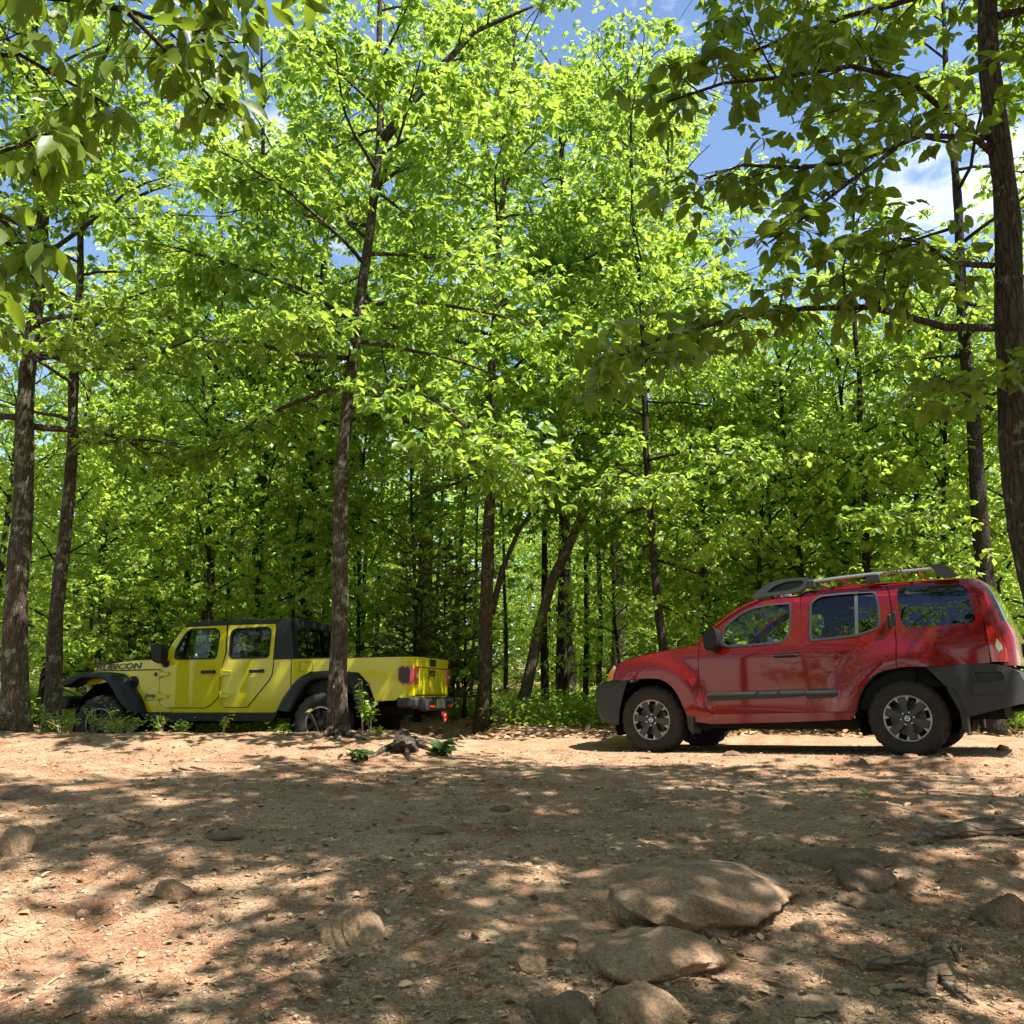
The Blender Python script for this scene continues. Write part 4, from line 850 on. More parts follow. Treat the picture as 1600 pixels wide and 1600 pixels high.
class Tree:
    def __init__(s, seed): s.r = np.random.RandomState(seed); s.mb = MB(); s.subs = []; s.gap = False
    def trunk(s, pts, r0, r1, flare=1.5, n=12, rough=.0):
        pts = [Vector(p) for p in pts]; L = [0]
        for a, b in zip(pts, pts[1:]): L.append(L[-1] + (b - a).length)
        k = max(12, int(L[-1] / .28)); out = []; rad = []; ph = s.r.rand() * 9
        for t in np.linspace(0, L[-1], k):
            p = Vector([float(np.interp(t, L, [q[i] for q in pts])) for i in range(3)])
            p += Vector((.018 * math.sin(t * 1.9 + ph), .018 * math.cos(t * 1.5 + ph), 0)) * min(1, t)
            out.append(p); q = t / L[-1]; rad.append((r0 + (r1 - r0) * q ** .9) * (1 + (flare - 1) * math.exp(-t / .22)) * (1 + .04 * math.sin(t * 5 + ph)))
        k0 = len(s.mb.v); s.mb.tube(out, rad, n)
        for i in range(k0, len(s.mb.v)):                                   # uneven bark outline
            v = s.mb.v[i]; c = out[(i - k0) // n]; f = 1 + .07 * float(vnoise(v[2] * 5 + (i % n) * 1.7, (i % n) * 3.1 + ph)); s.mb.v[i] = (c.x + (v[0] - c.x) * f, c.y + (v[1] - c.y) * f, v[2])
        s.tp, s.tr = out, rad; return s
    def at_h(s, q):
        i = q * (len(s.tp) - 1); a = int(min(i, len(s.tp) - 2)); f = i - a; return s.tp[a].lerp(s.tp[a + 1], f), s.tr[a] * (1 - f) + s.tr[a + 1] * f
    def limb(s, p, az, el, L, r, nseg=6, bend=-.06, subs=True, k=1.0, slen=1.0):
        pts = [Vector(p)]; a, e = az, el
        for i in range(nseg):
            a += s.r.normal() * .14; e += bend + s.r.normal() * .07
            pts.append(pts[-1] + Vector((math.cos(a) * math.cos(e), math.sin(a) * math.cos(e), math.sin(e))) * (L / nseg))
        return s.path(pts, r, subs, k, slen)
    def path(s, pts, r, subs=True, k=1.0, slen=1.0, t0=.22):
        pts = [Vector(p) for p in pts]; n = len(pts); cum = [0]
        for a, b in zip(pts, pts[1:]): cum.append(cum[-1] + (b - a).length)
        L = cum[-1]; s.mb.tube(pts, [r * (1 - .8 * i / (n - 1)) + .003 for i in range(n)], 7)
        if subs:
            for t in np.arange(t0, 1.0, .27 / L / k):
                d = t * L; i = min(n - 2, int(np.searchsorted(cum, d)) - 1); i = max(i, 0)
                q = pts[i].lerp(pts[i + 1], (d - cum[i]) / (cum[i + 1] - cum[i])); w = (pts[i + 1] - pts[i]).normalized()
                az = math.atan2(w.y, w.x) + s.r.choice([-1, 1]) * s.r.uniform(.5, 1.3); el = math.asin(max(-1, min(1, w.z))) * .5 + s.r.normal() * .22
                l = min(1.5, L * (.20 + .26 * (1 - t))) * s.r.uniform(.6, 1.2) * slen + .12
                m = q + Vector((math.cos(az) * math.cos(el), math.sin(az) * math.cos(el), math.sin(el) + .05)) * l * .5
                e = m + Vector((math.cos(az + .15) * math.cos(el), math.sin(az + .15) * math.cos(el), math.sin(el) - .12)) * l * .5
                if s.gap and s.r.rand() < .85 and sky_gap(np.array([list(e), list(m)])).any(): continue
                s.subs.append((q, m, e, l)); s.mb.tube([q, m, e], [r * .28 * (1 - t * .5) + .003, r * .16 + .002, .002], 4, cap=False)
            s.subs.append((pts[-2], pts[-2].lerp(pts[-1], .5), pts[-1], (pts[-1] - pts[-2]).length))
        return pts
    def crown(s, q0, q1, n, Lm, el=(.15, 1.0), k=1.0, az0=None, azr=math.pi, shape=.6):
        for i in range(n):
            u = (i + s.r.rand() * .8) / n; q = q0 + (q1 - q0) * u; p, r = s.at_h(q); az = i * 2.4 + s.r.normal() * .3
            if az0 is not None: az = az0 + (s.r.rand() * 2 - 1) * azr
            L = Lm * (1 - abs(u - .35) ** 1.3 * shape * 1.6) * s.r.uniform(.7, 1.15)
            s.limb(p, az, el[0] + (el[1] - el[0]) * u + s.r.normal() * .1, max(.5, L), max(.012, r * .42), k=k)
        return s
    def make_leaves(s, name, dens, size, mt, tmpl='hi', per=6, spread=.24, droop=.55, twigs=True, wid=1.0, avoid=None):
        Q = np.array([[*a, *b, *c, l] for a, b, c, l in s.subs]); cnt = np.maximum(1, (Q[:, 9] * dens).astype(int)); idx = np.repeat(np.arange(len(Q)), cnt); n = len(idx); R = s.r
        t = R.rand(n) ** .7; A, B, C = Q[idx, 0:3], Q[idx, 3:6], Q[idx, 6:9]
        P = np.where(t[:, None] < .5, A + (B - A) * (t[:, None] * 2), B + (C - B) * (t[:, None] * 2 - 1))
        lat = R.normal(size=(n, 3)) * np.array([1, 1, .42]) * spread * (1.15 - t[:, None] * .5); Cc = P + lat
        if avoid is not None:
            ok = ~avoid(Cc); P, lat, Cc = P[ok], lat[ok], Cc[ok]; n = len(P)
        if twigs:
            for p, c in zip(P.tolist(), Cc.tolist()):
                s.mb.add([(p[0], p[1] - .003, p[2]), (p[0], p[1] + .003, p[2]), (p[0], p[1], p[2] + .006), tuple(c)], [(0, 1, 3), (1, 2, 3), (2, 0, 3)])
        cv = R.rand(n); cv2 = np.repeat(cv, per); m = n * per
        az = np.repeat(R.rand(n) * 6.28, per) + np.tile(np.arange(per) * 6.283 / per, n) + R.normal(size=m) * .35
        hd = np.repeat(unit(lat + 1e-4), per, axis=0)
        D = np.stack([np.cos(az), np.sin(az), -droop + R.normal(size=m) * .38], 1) + hd * .55
        N = np.stack([R.normal(size=m) * .72 + .15, R.normal(size=m) * .72 - .2, np.ones(m)], 1)
        S = size * R.uniform(.65, 1.25, m) * np.repeat(R.uniform(.8, 1.15, n), per)
        Pp = np.repeat(Cc, per, axis=0) + unit(D) * .012 + R.normal(size=(m, 3)) * .018
        sv = np.repeat(R.rand(len(Q))[idx][ok] if avoid is not None else R.rand(len(Q))[idx], per); v = np.clip(sv * .42 + cv2 * .33 + R.rand(m) * .25, 0, 1)
        return leaves_mesh(name, Pp, D, N, S, v, mt, tmpl, wid)
def put_tree(name, label, T, lm, bark, cat='tree', group=None, loc=(0, 0, 0)):
    r = empty(name, loc); tag(r, label, cat, group)
    T.mb.m = [0] * len(T.mb.f); me = T.mb.mesh('trunk', [bark], 0)
    base = Vector(loc)
    tr = link('trunk', me, r); cr = link('crown', lm, r)
    return r
def local(T, loc): 
    o = Vector(loc); T.mb.v = [(v[0] - o.x, v[1] - o.y, v[2] - o.z) for v in T.mb.v]
    T.subs = [(a - o, b - o, c - o, l) for a, b, c, l in T.subs]
SKY = [(1165, 290, 90, 125), (1130, 120, 55, 60), (1210, 160, 60, 60), (62, 640, 62, 100), (400, 200, 60, 36), (850, 45, 45, 30), (330, 330, 50, 26), (1290, 600, 60, 45)]
def sky_gap(C):
    px, py = pix_of(C); m = np.zeros(len(C), bool)
    for a, b, c, d in SKY: m |= ((px - a) / c) ** 2 + ((py - b) / d) ** 2 < 1
    return m
def near_limb(C):                                     # leave the strong fork of the middle tree bare of leaves
    a = np.array(at(594, 225, 11.3)); b = np.array(at(832, 10, 11.0)); t = np.clip(((C - a) @ (b - a)) / ((b - a) @ (b - a)), 0, 1); d = C - (a + t[:, None] * (b - a))
    c = np.array(at(597, 0, 11.3)); e = np.array(at(590, 300, 11.3)); u = np.clip(((C - e) @ (c - e)) / ((c - e) @ (c - e)), 0, 1); f = C - (e + u[:, None] * (c - e))
    return ((np.hypot(d[:, 0], d[:, 2]) < .26) & (d[:, 1] < .3)) | ((np.hypot(f[:, 0], f[:, 2]) < .24) & (f[:, 1] < .3))
def traced(name, label, pix, Y, wpx, top, seed, crown, leaf, bark='bark', extra=(), group=None, size=.105, mt='leaf', dens=15, twigs=True, wtop=.35, tmpl='hi', Yt=None, gaps=False, spread=.24, slen=1.0, avoid=None, per=6):
    """tree whose trunk follows points measured in the photo, then grows on to its own top"""
    Yt = Yt or [Y] * len(pix); P = [at(x, y, yy) for (x, y), yy in zip(pix, Yt)]
    b = P[0]; d0 = (P[0] - P[1]) / max(.1, (P[1].z - P[0].z)); g = gz(b.x, b.y)
    for _ in range(3): q = b + d0 * (b.z - g + .12); g = gz(q.x, q.y)
    if b.z > g: P = [b + d0 * (b.z - g + .12)] + P
    else: P[0] = Vector((b.x, b.y, g - .12))
    d1 = (P[-1] - P[-2]).normalized(); h = P[-1].z
    while P[-1].z < top: d1 = (d1 + Vector((0, 0, .25))).normalized(); P.append(P[-1] + d1 * 1.2)
    T = Tree(seed); T.gap = avoid is None or gaps; r0 = wpx / 2 / 1476 * Y; T.trunk(P, r0, r0 * wtop * .5, 1.45)
    for c in crown: T.crown(**c)
    for e in extra:
        pts = [at(x, y, yy) for x, y, yy in e['p']]; T.path(pts, e['w'] / 2 / 1476 * Y, e.get('subs', True), e.get('k', 1.0), e.get('sl', 1.0), e.get('t0', .22))
    loc = (P[0].x, P[0].y, gz(P[0].x, P[0].y)); local(T, loc)
    lm = T.make_leaves('crown', dens, size, mt, tmpl, per, spread, twigs=twigs, avoid=lambda C: (avoid or sky_gap)(C + np.array(loc)))
    return put_tree(name, label, T, lm, bark, 'tree', group, loc)

# sky openings the photo shows between the crowns: keep foliage out of these directions
def pix_of(C):
    x, y, z = C[:, 0], C[:, 1], C[:, 2] - CAMZ; d = y * math.cos(PITCH) + z * math.sin(PITCH); u = -y * math.sin(PITCH) + z * math.cos(PITCH)
    d = np.where(d < .1, .1, d); return 800 + FPX * x / d, 800 - FPX * u / d

cen = [dict(q0=.36, q1=.97, n=26, Lm=2.9, el=(.05, 1.1))]
traced('broadleaf_tree', 'slender tree standing in front of the yellow pickup, forked high up', [(529, 1148), (527, 1050), (530, 900), (537, 720), (546, 580), (562, 470), (580, 370), (590, 250), (592, 200), (594, 60), (597, -60)], 11.3, 31, 12.5, 3,
       [dict(q0=.34, q1=.80, n=20, Lm=2.9, el=(.0, .7), k=1.15), dict(q0=.82, q1=.97, n=5, Lm=1.6, el=(.5, 1.1), k=.8)], None, extra=[dict(p=[(594, 225, 11.3), (640, 165, 11.3), (690, 105, 11.2), (740, 50, 11.2), (790, 28, 11.1), (832, 10, 11.0)], w=19, sl=.5, t0=.5), dict(p=[(590, 290, 11.3), (620, 268, 11.2), (670, 255, 11.1), (720, 215, 11)], w=8), dict(p=[(573, 372, 11.3), (545, 350, 11.4), (530, 290, 11.5), (505, 265, 11.6)], w=7, sl=.5), dict(p=[(546, 560, 11.3), (470, 555, 10.9), (390, 535, 10.6), (300, 530, 10.3), (230, 560, 10.1)], w=8), dict(p=[(540, 640, 11.3), (640, 600, 10.9), (700, 640, 10.4), (760, 700, 10.1), (830, 730, 9.9)], w=8)], size=.122, dens=21, gaps=True, avoid=lambda C: sky_gap(C) | near_limb(C))
traced('broadleaf_tree', 'thick straight tree at the far left edge, left of the leaning one', [(24, 1120), (28, 900), (37, 700), (48, 560), (62, 440), (66, 300), (60, 150), (52, 40)], 11.6, 42, 11.5, 5,
       [dict(q0=.34, q1=.97, n=22, Lm=2.5, el=(.05, 1.0))], None, extra=[dict(p=[(62, 440, 11.6), (75, 290, 11.4), (110, 190, 11.2), (150, 110, 11), (190, 40, 10.9)], w=14, sl=.6), dict(p=[(60, 300, 11.6), (35, 180, 11.7), (5, 60, 11.9)], w=12, sl=.6)], dens=19, size=.112)
traced('broadleaf_tree', 'thinner leaning tree between the leftmost trunk and the yellow pickup', [(84, 1080), (92, 930), (103, 790), (115, 680), (119, 560), (123, 440), (125, 330), (128, 200)], 12.4, 27, 10.5, 6,
       [dict(q0=.40, q1=.97, n=20, Lm=2.4, el=(.05, 1.0))], None, bark='bark', extra=[dict(p=[(100, 345, 12.2), (150, 335, 12), (200, 315, 11.8), (238, 297, 11.7), (266, 290, 11.6)], w=11, subs=False), dict(p=[(120, 560, 12.4), (170, 545, 12.1), (210, 575, 11.9)], w=8, sl=.6)], dens=17, size=.11)
traced('broadleaf_tree', 'dark trunk behind the pickup cab, forking into a V', [(478, 960), (480, 860), (484, 740), (482, 650), (500, 560), (505, 450), (510, 340)], 17.5, 30, 12.5, 8, [dict(q0=.30, q1=.97, n=24, Lm=3.3, el=(.05, 1.0))], 'x', bark='bark_dark', extra=[dict(p=[(482, 720, 17.5), (450, 660, 17.6), (425, 590, 17.8), (400, 500, 18)], w=15), dict(p=[(483, 690, 17.5), (520, 640, 17.3), (545, 560, 17.2)], w=14)], size=.125, dens=19, twigs=False)
traced('broadleaf_tree', 'grey trunk with a side fork in the gap between the two cars', [(755, 1130), (757, 1020), (763, 900), (763, 800), (768, 700), (770, 560), (775, 430), (790, 280)], 15.2, 25, 13.2, 9, [dict(q0=.30, q1=.97, n=30, Lm=3.2, el=(.05, 1.1))], None, bark='bark_red', extra=[dict(p=[(768, 960, 15.2), (785, 890, 15.3), (810, 830, 15.4), (850, 770, 15.4), (900, 700, 15.3)], w=11, t0=.5)], size=.122, dens=20)
traced('broadleaf_tree', 'leaning trunk curving to the right between the two cars', [(808, 1132), (825, 1060), (843, 985), (862, 910), (885, 860), (908, 805), (940, 740), (985, 640), (1010, 520)], 16.4, 20, 12.5, 10, [dict(q0=.40, q1=.97, n=28, Lm=3.2, el=(.05, 1.1))], None, bark='bark_pale', size=.125, dens=19, twigs=False)
traced('broadleaf_tree', 'thin dark tree rising behind the bonnet of the red car', [(1037, 1010), (1024, 900), (1014, 790), (1009, 700), (1010, 640), (1003, 520), (995, 400)], 13.6, 16, 10.8, 12, [dict(q0=.22, q1=.97, n=27, Lm=2.5, el=(.0, 1.0))], None, bark='bark_dark', size=.115, dens=20)
traced('broadleaf_tree', 'bare slender trunk rising behind the roof rack of the red car', [(1356, 900), (1350, 790), (1344, 690), (1345, 600), (1336, 530), (1330, 440), (1336, 330)], 14.2, 17, 10.2, 13, [dict(q0=.2, q1=.60, n=8, Lm=2.0, el=(.0, .4)), dict(q0=.66, q1=.97, n=6, Lm=1.2, el=(.4, 1.1))], None, bark='bark_dark', size=.108, dens=14)
traced('broadleaf_tree', 'thick trunk standing just behind the rear of the red car', [(1553, 1140), (1548, 1050), (1538, 900), (1528, 760), (1520, 650), (1508, 540), (1500, 400)], 13.0, 34, 11.5, 14, [dict(q0=.40, q1=.97, n=15, Lm=2.6, el=(.05, 1.0))], None, bark='bark_dark', size=.115, dens=18)
# the near tree at the right edge with its long limbs over the clearing
traced('broadleaf_tree', 'large near tree at the right edge with long limbs reaching left', [(1655, 1010), (1608, 850), (1588, 700), (1577, 560), (1574, 430), (1576, 330), (1562, 220), (1545, 90), (1540, -60)], 5.7, 68, 9.0, 15,
       [dict(q0=.58, q1=.98, n=15, Lm=2.3, el=(.1, .9))], None, extra=[
           dict(p=[(1552, 512, 5.7), (1480, 512, 5.6), (1420, 495, 5.5), (1360, 480, 5.4), (1260, 482, 5.3), (1150, 497, 5.2), (1030, 530, 5.1), (960, 560, 5.1)], w=13, sl=.62, t0=.25, k=1.15),
           dict(p=[(1550, 415, 5.7), (1490, 412, 5.5), (1440, 378, 5.3), (1400, 372, 5.2)], w=10, sl=.8),
           dict(p=[(1556, 245, 5.7), (1500, 195, 5.5), (1420, 125, 5.3), (1330, 103, 5.2), (1230, 120, 5.1), (1130, 130, 5.0), (1040, 160, 5.0)], w=11, sl=.62, t0=.3),
           dict(p=[(1545, 215, 5.7), (1440, 212, 5.4), (1340, 252, 5.2), (1250, 262, 5.1), (1160, 258, 5.0), (1100, 280, 5.0)], w=9, sl=.5),
           dict(p=[(1400, 232, 5.3), (1320, 290, 5.1), (1250, 345, 5.0), (1200, 380, 5.0)], w=6, sl=.5),
           dict(p=[(1550, 640, 5.7), (1500, 610, 5.3), (1440, 600, 5.1)], w=6, sl=.6)],
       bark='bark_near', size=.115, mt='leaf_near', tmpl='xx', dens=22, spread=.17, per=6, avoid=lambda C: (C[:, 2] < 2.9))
# the tree whose leaves hang into the upper left corner, its trunk out of the picture
def overhang():
    T = Tree(21); T.trunk([(-3.3, 2.9, gz(-3.3, 2.9) - .1), (-3.25, 2.9, 1.5), (-3.15, 2.85, 3.5), (-3.1, 2.8, 6.5)], .12, .03)
    for p, w in (([(-140, 10), (0, -10), (120, 0), (210, 20), (300, 50), (375, 110)], 12), ([(-120, -90), (100, -70), (260, -50), (400, -20)], 10), ([(-120, 300), (-40, 250), (40, 225), (105, 235)], 7), ([(-120, 420), (-60, 390), (0, 375), (40, 395)], 7), ([(-140, 120), (-60, 90), (30, 85), (110, 130), (170, 165)], 8), ([(-140, 560), (-60, 480), (-10, 440)], 6), ([(200, 20), (290, 110), (350, 175)], 6)):
        n = len(p); T.path([at(x, y, 2.9 + .5 * i / n) for i, (x, y) in enumerate(p)], w / 2 / 1476 * 3, True, 1.25, .32, .35)
    T.crown(.75, .98, 6, 1.6, (.5, 1.1)); loc = (-3.3, 2.9, gz(-3.3, 2.9)); local(T, loc)
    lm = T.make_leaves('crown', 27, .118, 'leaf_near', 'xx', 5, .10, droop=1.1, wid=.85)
    put_tree('broadleaf_tree', 'large leaves hanging on near twigs into the upper left corner', T, lm, 'bark_dark', 'tree', None, loc)
overhang()
# trees beside and above the camera (out of frame) whose crowns shade the clearing
def shade_tree(seed, x, y, h, r, q0, n, Lm, dens, **k):
    T = Tree(seed); g = gz(x, y); T.trunk([(x, y, g - .1), (x + .1, y, g + h * .5), (x - .1, y + .1, g + h)], r, .03)
    def out(C):
        px, py = pix_of(C + np.array((x, y, g))); return (px < 1080) & (px > -40) & (py > -30) & (C[:, 1] + y > .5)
    T.crown(q0, .98, n, Lm, (.1, 1.0), **k)
    if seed == 32: T.crown(.60, .80, 6, 3.4, (.1, .5), az0=2.1, azr=.5)
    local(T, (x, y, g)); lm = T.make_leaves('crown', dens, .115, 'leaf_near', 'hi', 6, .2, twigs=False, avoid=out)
    return put_tree('broadleaf_tree', 'tall tree beside the clearing, just outside the picture', T, lm, 'bark', 'tree', 'trees around the camera', (x, y, g))
shade_tree(31, 5.2, 2.2, 9.5, .14, .52, 14, 3.0, 22)
shade_tree(32, 2.8, -.3, 9.5, .13, .58, 9, 2.8, 18)
shade_tree(33, 6.4, 4.4, 10.5, .16, .60, 12, 3.6, 22)
shade_tree(34, 6.3, 3.2, 12.5, .16, .68, 6, 6.6, 22, az0=math.pi - .12, azr=.35)

# far and middle wood: a few kinds, each copied
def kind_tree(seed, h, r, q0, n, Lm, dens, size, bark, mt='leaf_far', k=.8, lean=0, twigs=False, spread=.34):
    T = Tree(seed); T.trunk([(0, 0, -.15), (lean * .3, 0, h * .35), (lean * .6, .1, h * .7), (lean, 0, h)], r, .02, n=8); T.crown(q0, .98, n, Lm, (.25, 1.15), k=k)
    lm = T.make_leaves('crown', dens, size, mt, 'lo', 6, spread, twigs=twigs); T.mb.m = [0] * len(T.mb.f); return T.mb.mesh('trunk', [bark], 0), lm
kinds = [kind_tree(101, 13.5, .15, .36, 22, 3.4, 15, .125, 'bark_dark'), kind_tree(102, 12.0, .12, .28, 22, 3.0, 15, .12, 'bark_dark', lean=.6), kind_tree(103, 14.5, .17, .40, 20, 3.6, 15, .125, 'bark'), kind_tree(104, 11.0, .10, .15, 20, 2.8, 16, .12, 'bark_dark', lean=-.5)]
small = [kind_tree(111, 4.6, .035, .10, 20, 1.5, 24, .088, 'bark_dark', 'leaf_young_lit', 1.1, .3), kind_tree(112, 3.4, .03, .06, 18, 1.3, 24, .08, 'bark_dark', 'leaf_young_lit', 1.2, -.2), kind_tree(113, 6.0, .05, .14, 22, 1.9, 22, .092, 'bark_dark', 'leaf_young_lit', 1.0, .2)]
poles = []
for sd in (121, 122):
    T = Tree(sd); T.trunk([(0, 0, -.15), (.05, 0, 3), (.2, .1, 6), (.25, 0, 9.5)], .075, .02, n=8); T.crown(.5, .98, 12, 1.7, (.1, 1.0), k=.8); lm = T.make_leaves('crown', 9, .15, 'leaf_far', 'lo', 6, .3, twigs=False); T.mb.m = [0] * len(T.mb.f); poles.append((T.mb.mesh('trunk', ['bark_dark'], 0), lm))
def copy_kind(name, kd, x, y, s, rz, label, group, cat='tree'):
    r = empty(name, (x, y, gz(x, y)), rz); r.scale = (s, s, s * random.uniform(.92, 1.08)); tag(r, label, cat, group); link('trunk', kd[0], r); link('crown', kd[1], r); r.rotation_euler = (random.gauss(0, .035), random.gauss(0, .035), rz); return r
rng = random.Random(5); placed = []
def spot(x, y, d):
    if any((x - a) ** 2 + (y - b) ** 2 < d * d for a, b in placed): return False
    placed.append((x, y)); return True
cnt = 0; tries = 0
while cnt < 56 and tries < 4000:
    tries += 1; y = 17.5 + (rng.random() ** 1.25) * 30; x = (rng.random() * 2 - 1) * (.66 * y + 3)
    if not spot(x, y, 2.1 + .03 * y): continue
    px = 800 + 1440 * x / y; sc_ = rng.uniform(.8, 1.08)
    if 1030 < px < 1480 and y < 24 and rng.random() < .6: cnt += .4; continue
    if 700 < px < 980 and y < 38 and rng.random() < .72: cnt += .4; continue
    if 1030 < px < 1350: sc_ = min(sc_, .44 * y / 13.5)
    if -60 < px < 190:
        if y < 33: cnt += .3; continue
        sc_ *= .6
    if y < 24: lb, gp = 'tall leafy tree in the middle of the wood behind the cars', 'trees in the middle of the wood'
    else: lb, gp = 'distant leafy tree deep in the wood', 'trees deep in the wood'
    copy_kind('broadleaf_tree', kinds[rng.randrange(4)], x, y, sc_, rng.random() * 6.28, lb, gp); cnt += 1
for i, (px, Y, s, k) in enumerate([(150, 16.8, 1.0, 2), (255, 17.2, 1.1, 0), (330, 16.6, .95, 2), (400, 17.0, 1.15, 2), (450, 16.4, .8, 0), (555, 17.2, .9, 2), (60, 15.6, 1.0, 2), (-30, 15.0, 1.1, 2), (1085, 15.0, 1.0, 0), (1120, 16.2, 1.1, 2), (1170, 14.8, 1.15, 0), (1215, 15.8, 1.0, 2), (1270, 14.6, 1.2, 0), (1310, 16.0, 1.1, 2), (1385, 15.0, 1.2, 0), (1430, 15.8, 1.1, 2), (1480, 14.6, 1.2, 0), (1575, 15.0, 1.1, 2), (1630, 14.0, 1.2, 2), (975, 17.0, .9, 0)]):
    p = at(px, 1090, Y); placed.append((p.x, Y)); copy_kind('sapling', small[k], p.x, Y, s * 1.12, rng.random() * 6.28, 'bushy young tree at the edge of the wood right behind the cars', 'bushy young trees behind the cars', 'sapling')
placed2 = []; cnt = 0; tries = 0
while cnt < 64 and tries < 4000:
    tries += 1; y = 15.6 + (rng.random() ** 1.3) * 20; x = (rng.random() * 2 - 1) * (.64 * y + 1)
    px = 800 + 1440 * x / y
    if y < 24 and 690 < px < 960: continue
    if not spot(x, y, 1.1): continue
    copy_kind('sapling', small[rng.randrange(3)], x, y, rng.uniform(.75, 1.15), rng.random() * 6.28, 'low leafy sapling in the undergrowth behind the cars', 'saplings in the undergrowth', 'sapling'); cnt += 1
for i, (px, Y, s) in enumerate([(405, 21, 1.22), (665, 21, 1.28), (885, 22, 1.3), (965, 22.5, 1.2)]):
    p = at(px, 1090, Y); placed.append((p.x, Y)); copy_kind('broadleaf_tree', kinds[2 if i % 2 else 0], p.x, Y, s, i * 1.9, 'tall leafy tree in the middle of the wood behind the cars', 'trees in the middle of the wood')
# thin dark trunks in the gap between the cars and left of it
for i, (px, Y, s) in enumerate([(852, 19, 1.15), (872, 22, .7), (885, 20, 1.0), (915, 19, .9), (936, 23, 1.1), (962, 21, .7), (700, 20, .8), (716, 23, .8), (735, 19, .55), (583, 21, .8), (560, 19, .8), (672, 22, .8), (790, 23, .8), (898, 28, 1.0), (925, 27, .8), (1240, 20, .7), (1480, 20, .9), (345, 22, .9), (420, 21, .8)]):
    p = at(px, 1090, Y); copy_kind('slender_tree', poles[i % 2], p.x, Y, s, rng.random() * 6.28, 'thin dark trunk among the trees behind the clearing', 'thin dark trunks in the wood')
# around the camera, seen only in the paint and the glass
for i, (x, y) in enumerate([(-9, -4), (-5, -8), (0, -10), (5, -9), (9, -7), (-12, 2), (-11, 7), (13, -6), (-2, -14), (7, -14), (16.5, 10), (13.5, 5), (-7, -12), (2.5, -12), (11, -11), (-14, -7), (-16, 0), (-15, 6), (-10, -16), (0, -19), (12, -18), (17, -10), (17, -2), (-5, -20), (6, -20), (-3, -9.5), (7.5, -10.5), (16, 3), (-18, -13), (18, -17), (-3.5, -5), (-7, -1.5), (-6.5, -5.5), (1, -6.5), (-1.5, -8), (4, -8), (-10, 4.5), (-9.5, 0)]):
    copy_kind('broadleaf_tree', kinds[i % 4], x, y, 1.0, i * 1.3, 'tall tree beside the clearing, just outside the picture', 'trees around the camera')

# young pines
def pine(seed, x, y, h, label, group):
    T = Tree(seed); g = gz(x, y); T.trunk([(x, y, g - .1), (x + .03, y, g + h * .5), (x, y, g + h)], .035, .008, n=7); R = T.r
    for k in range(int(h / .24)):
        z = .35 + k * .24
        if z > h - .1: break
        for j in range(6):
            az = j * 1.05 + k * .5 + R.normal() * .2; L = (.95 * (1 - z / h) + .22) * R.uniform(.7, 1.1); T.limb((x, y, g + z), az, .25 + R.normal() * .1, L, .01, 4, .05, True, .7, .55)
    local(T, (x, y, g)); Q = np.array([[*a, *b, *c, l] for a, b, c, l in T.subs]); idx = np.repeat(np.arange(len(Q)), 34); n = len(idx); t = R.rand(n, 1)
    P = Q[idx, 0:3] * (1 - t) + Q[idx, 6:9] * t; ax = unit(Q[idx, 6:9] - Q[idx, 0:3]); D = ax * .9 + R.normal(size=(n, 3)) * .55
    lm = leaves_mesh('crown', P, D, R.normal(size=(n, 3)), R.uniform(.07, .13, n), R.rand(n), 'needle', 'ne', .07)
    return put_tree('pine_tree', label, T, lm, 'bark_dark', 'pine', group, (x, y, g))
for i, (px, Y, h) in enumerate([(655, 15.9, 3.1), (692, 16.6, 3.4), (628, 16.8, 3.3), (725, 16.4, 2.8), (708, 17.6, 3.2)]):
    p = at(px, 1090, Y); pine(200 + i, p.x, Y, h, 'young pine in the shade behind the tail of the yellow pickup', 'young pines behind the pickup tail')
for i, (px, Y, h) in enumerate([(195, 15.9, 2.6), (236, 16.3, 2.5), (160, 16.4, 2.8)]):
    p = at(px, 1090, Y); pine(210 + i, p.x, Y, h, 'scruffy young pine beyond the bonnet of the yellow pickup', 'young pines beyond the pickup bonnet')

# the far wood as one mass, and the undergrowth
def mass(name, n, f, size, mt, label, cat, tmpl='lo'):
    R = np.random.RandomState(77); P = f(R, n); m = len(P)
    D = R.normal(size=(m, 3)) * np.array([1, 1, .6]); N = np.stack([R.normal(size=m) * .5, R.normal(size=m) * .5 - .15, np.ones(m)], 1)
    me = leaves_mesh(name, P, D, N, size * R.uniform(.6, 1.4, m), R.rand(m), mt, tmpl); return tag(link(name, me), label, cat, kind='stuff')
def far_f(R, n):
    c = 1500; cx = R.uniform(-1, 1, c); cy_ = R.uniform(46, 62, c); cx = cx * (cy_ * .72); cz = R.uniform(.5, 15, c) * R.uniform(.55, 1, c); i = R.randint(0, c, n)
    P = np.stack([cx[i] + R.normal(size=n) * 1.3, cy_[i] + R.normal(size=n) * 1.2, cz[i] + R.normal(size=n) * .8], 1); P[:, 2] = np.maximum(P[:, 2], .1) + gh(P[:, 0], P[:, 1]); return P
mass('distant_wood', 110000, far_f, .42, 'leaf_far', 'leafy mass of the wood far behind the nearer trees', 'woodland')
def under_f(R, n):
    c = 1700; y = 14.4 + R.rand(c) ** 1.6 * 17; x = R.uniform(-1, 1, c) * (y * .62); px = 800 + 1440 * x / y
    ok = ~((y < 16.6) & (px < 790) & (px > 560)) & ~((y < 15.4) & (px < 560)); x, y = x[ok], y[ok]; i = R.randint(0, len(x), n); hgt = R.uniform(.12, .5, len(x))[i]
    P = np.stack([x[i] + R.normal(size=n) * .25, y[i] + R.normal(size=n) * .25, 0 * y[i]], 1); P[:, 2] = gh(P[:, 0], P[:, 1]) + R.rand(n) * hgt; return P
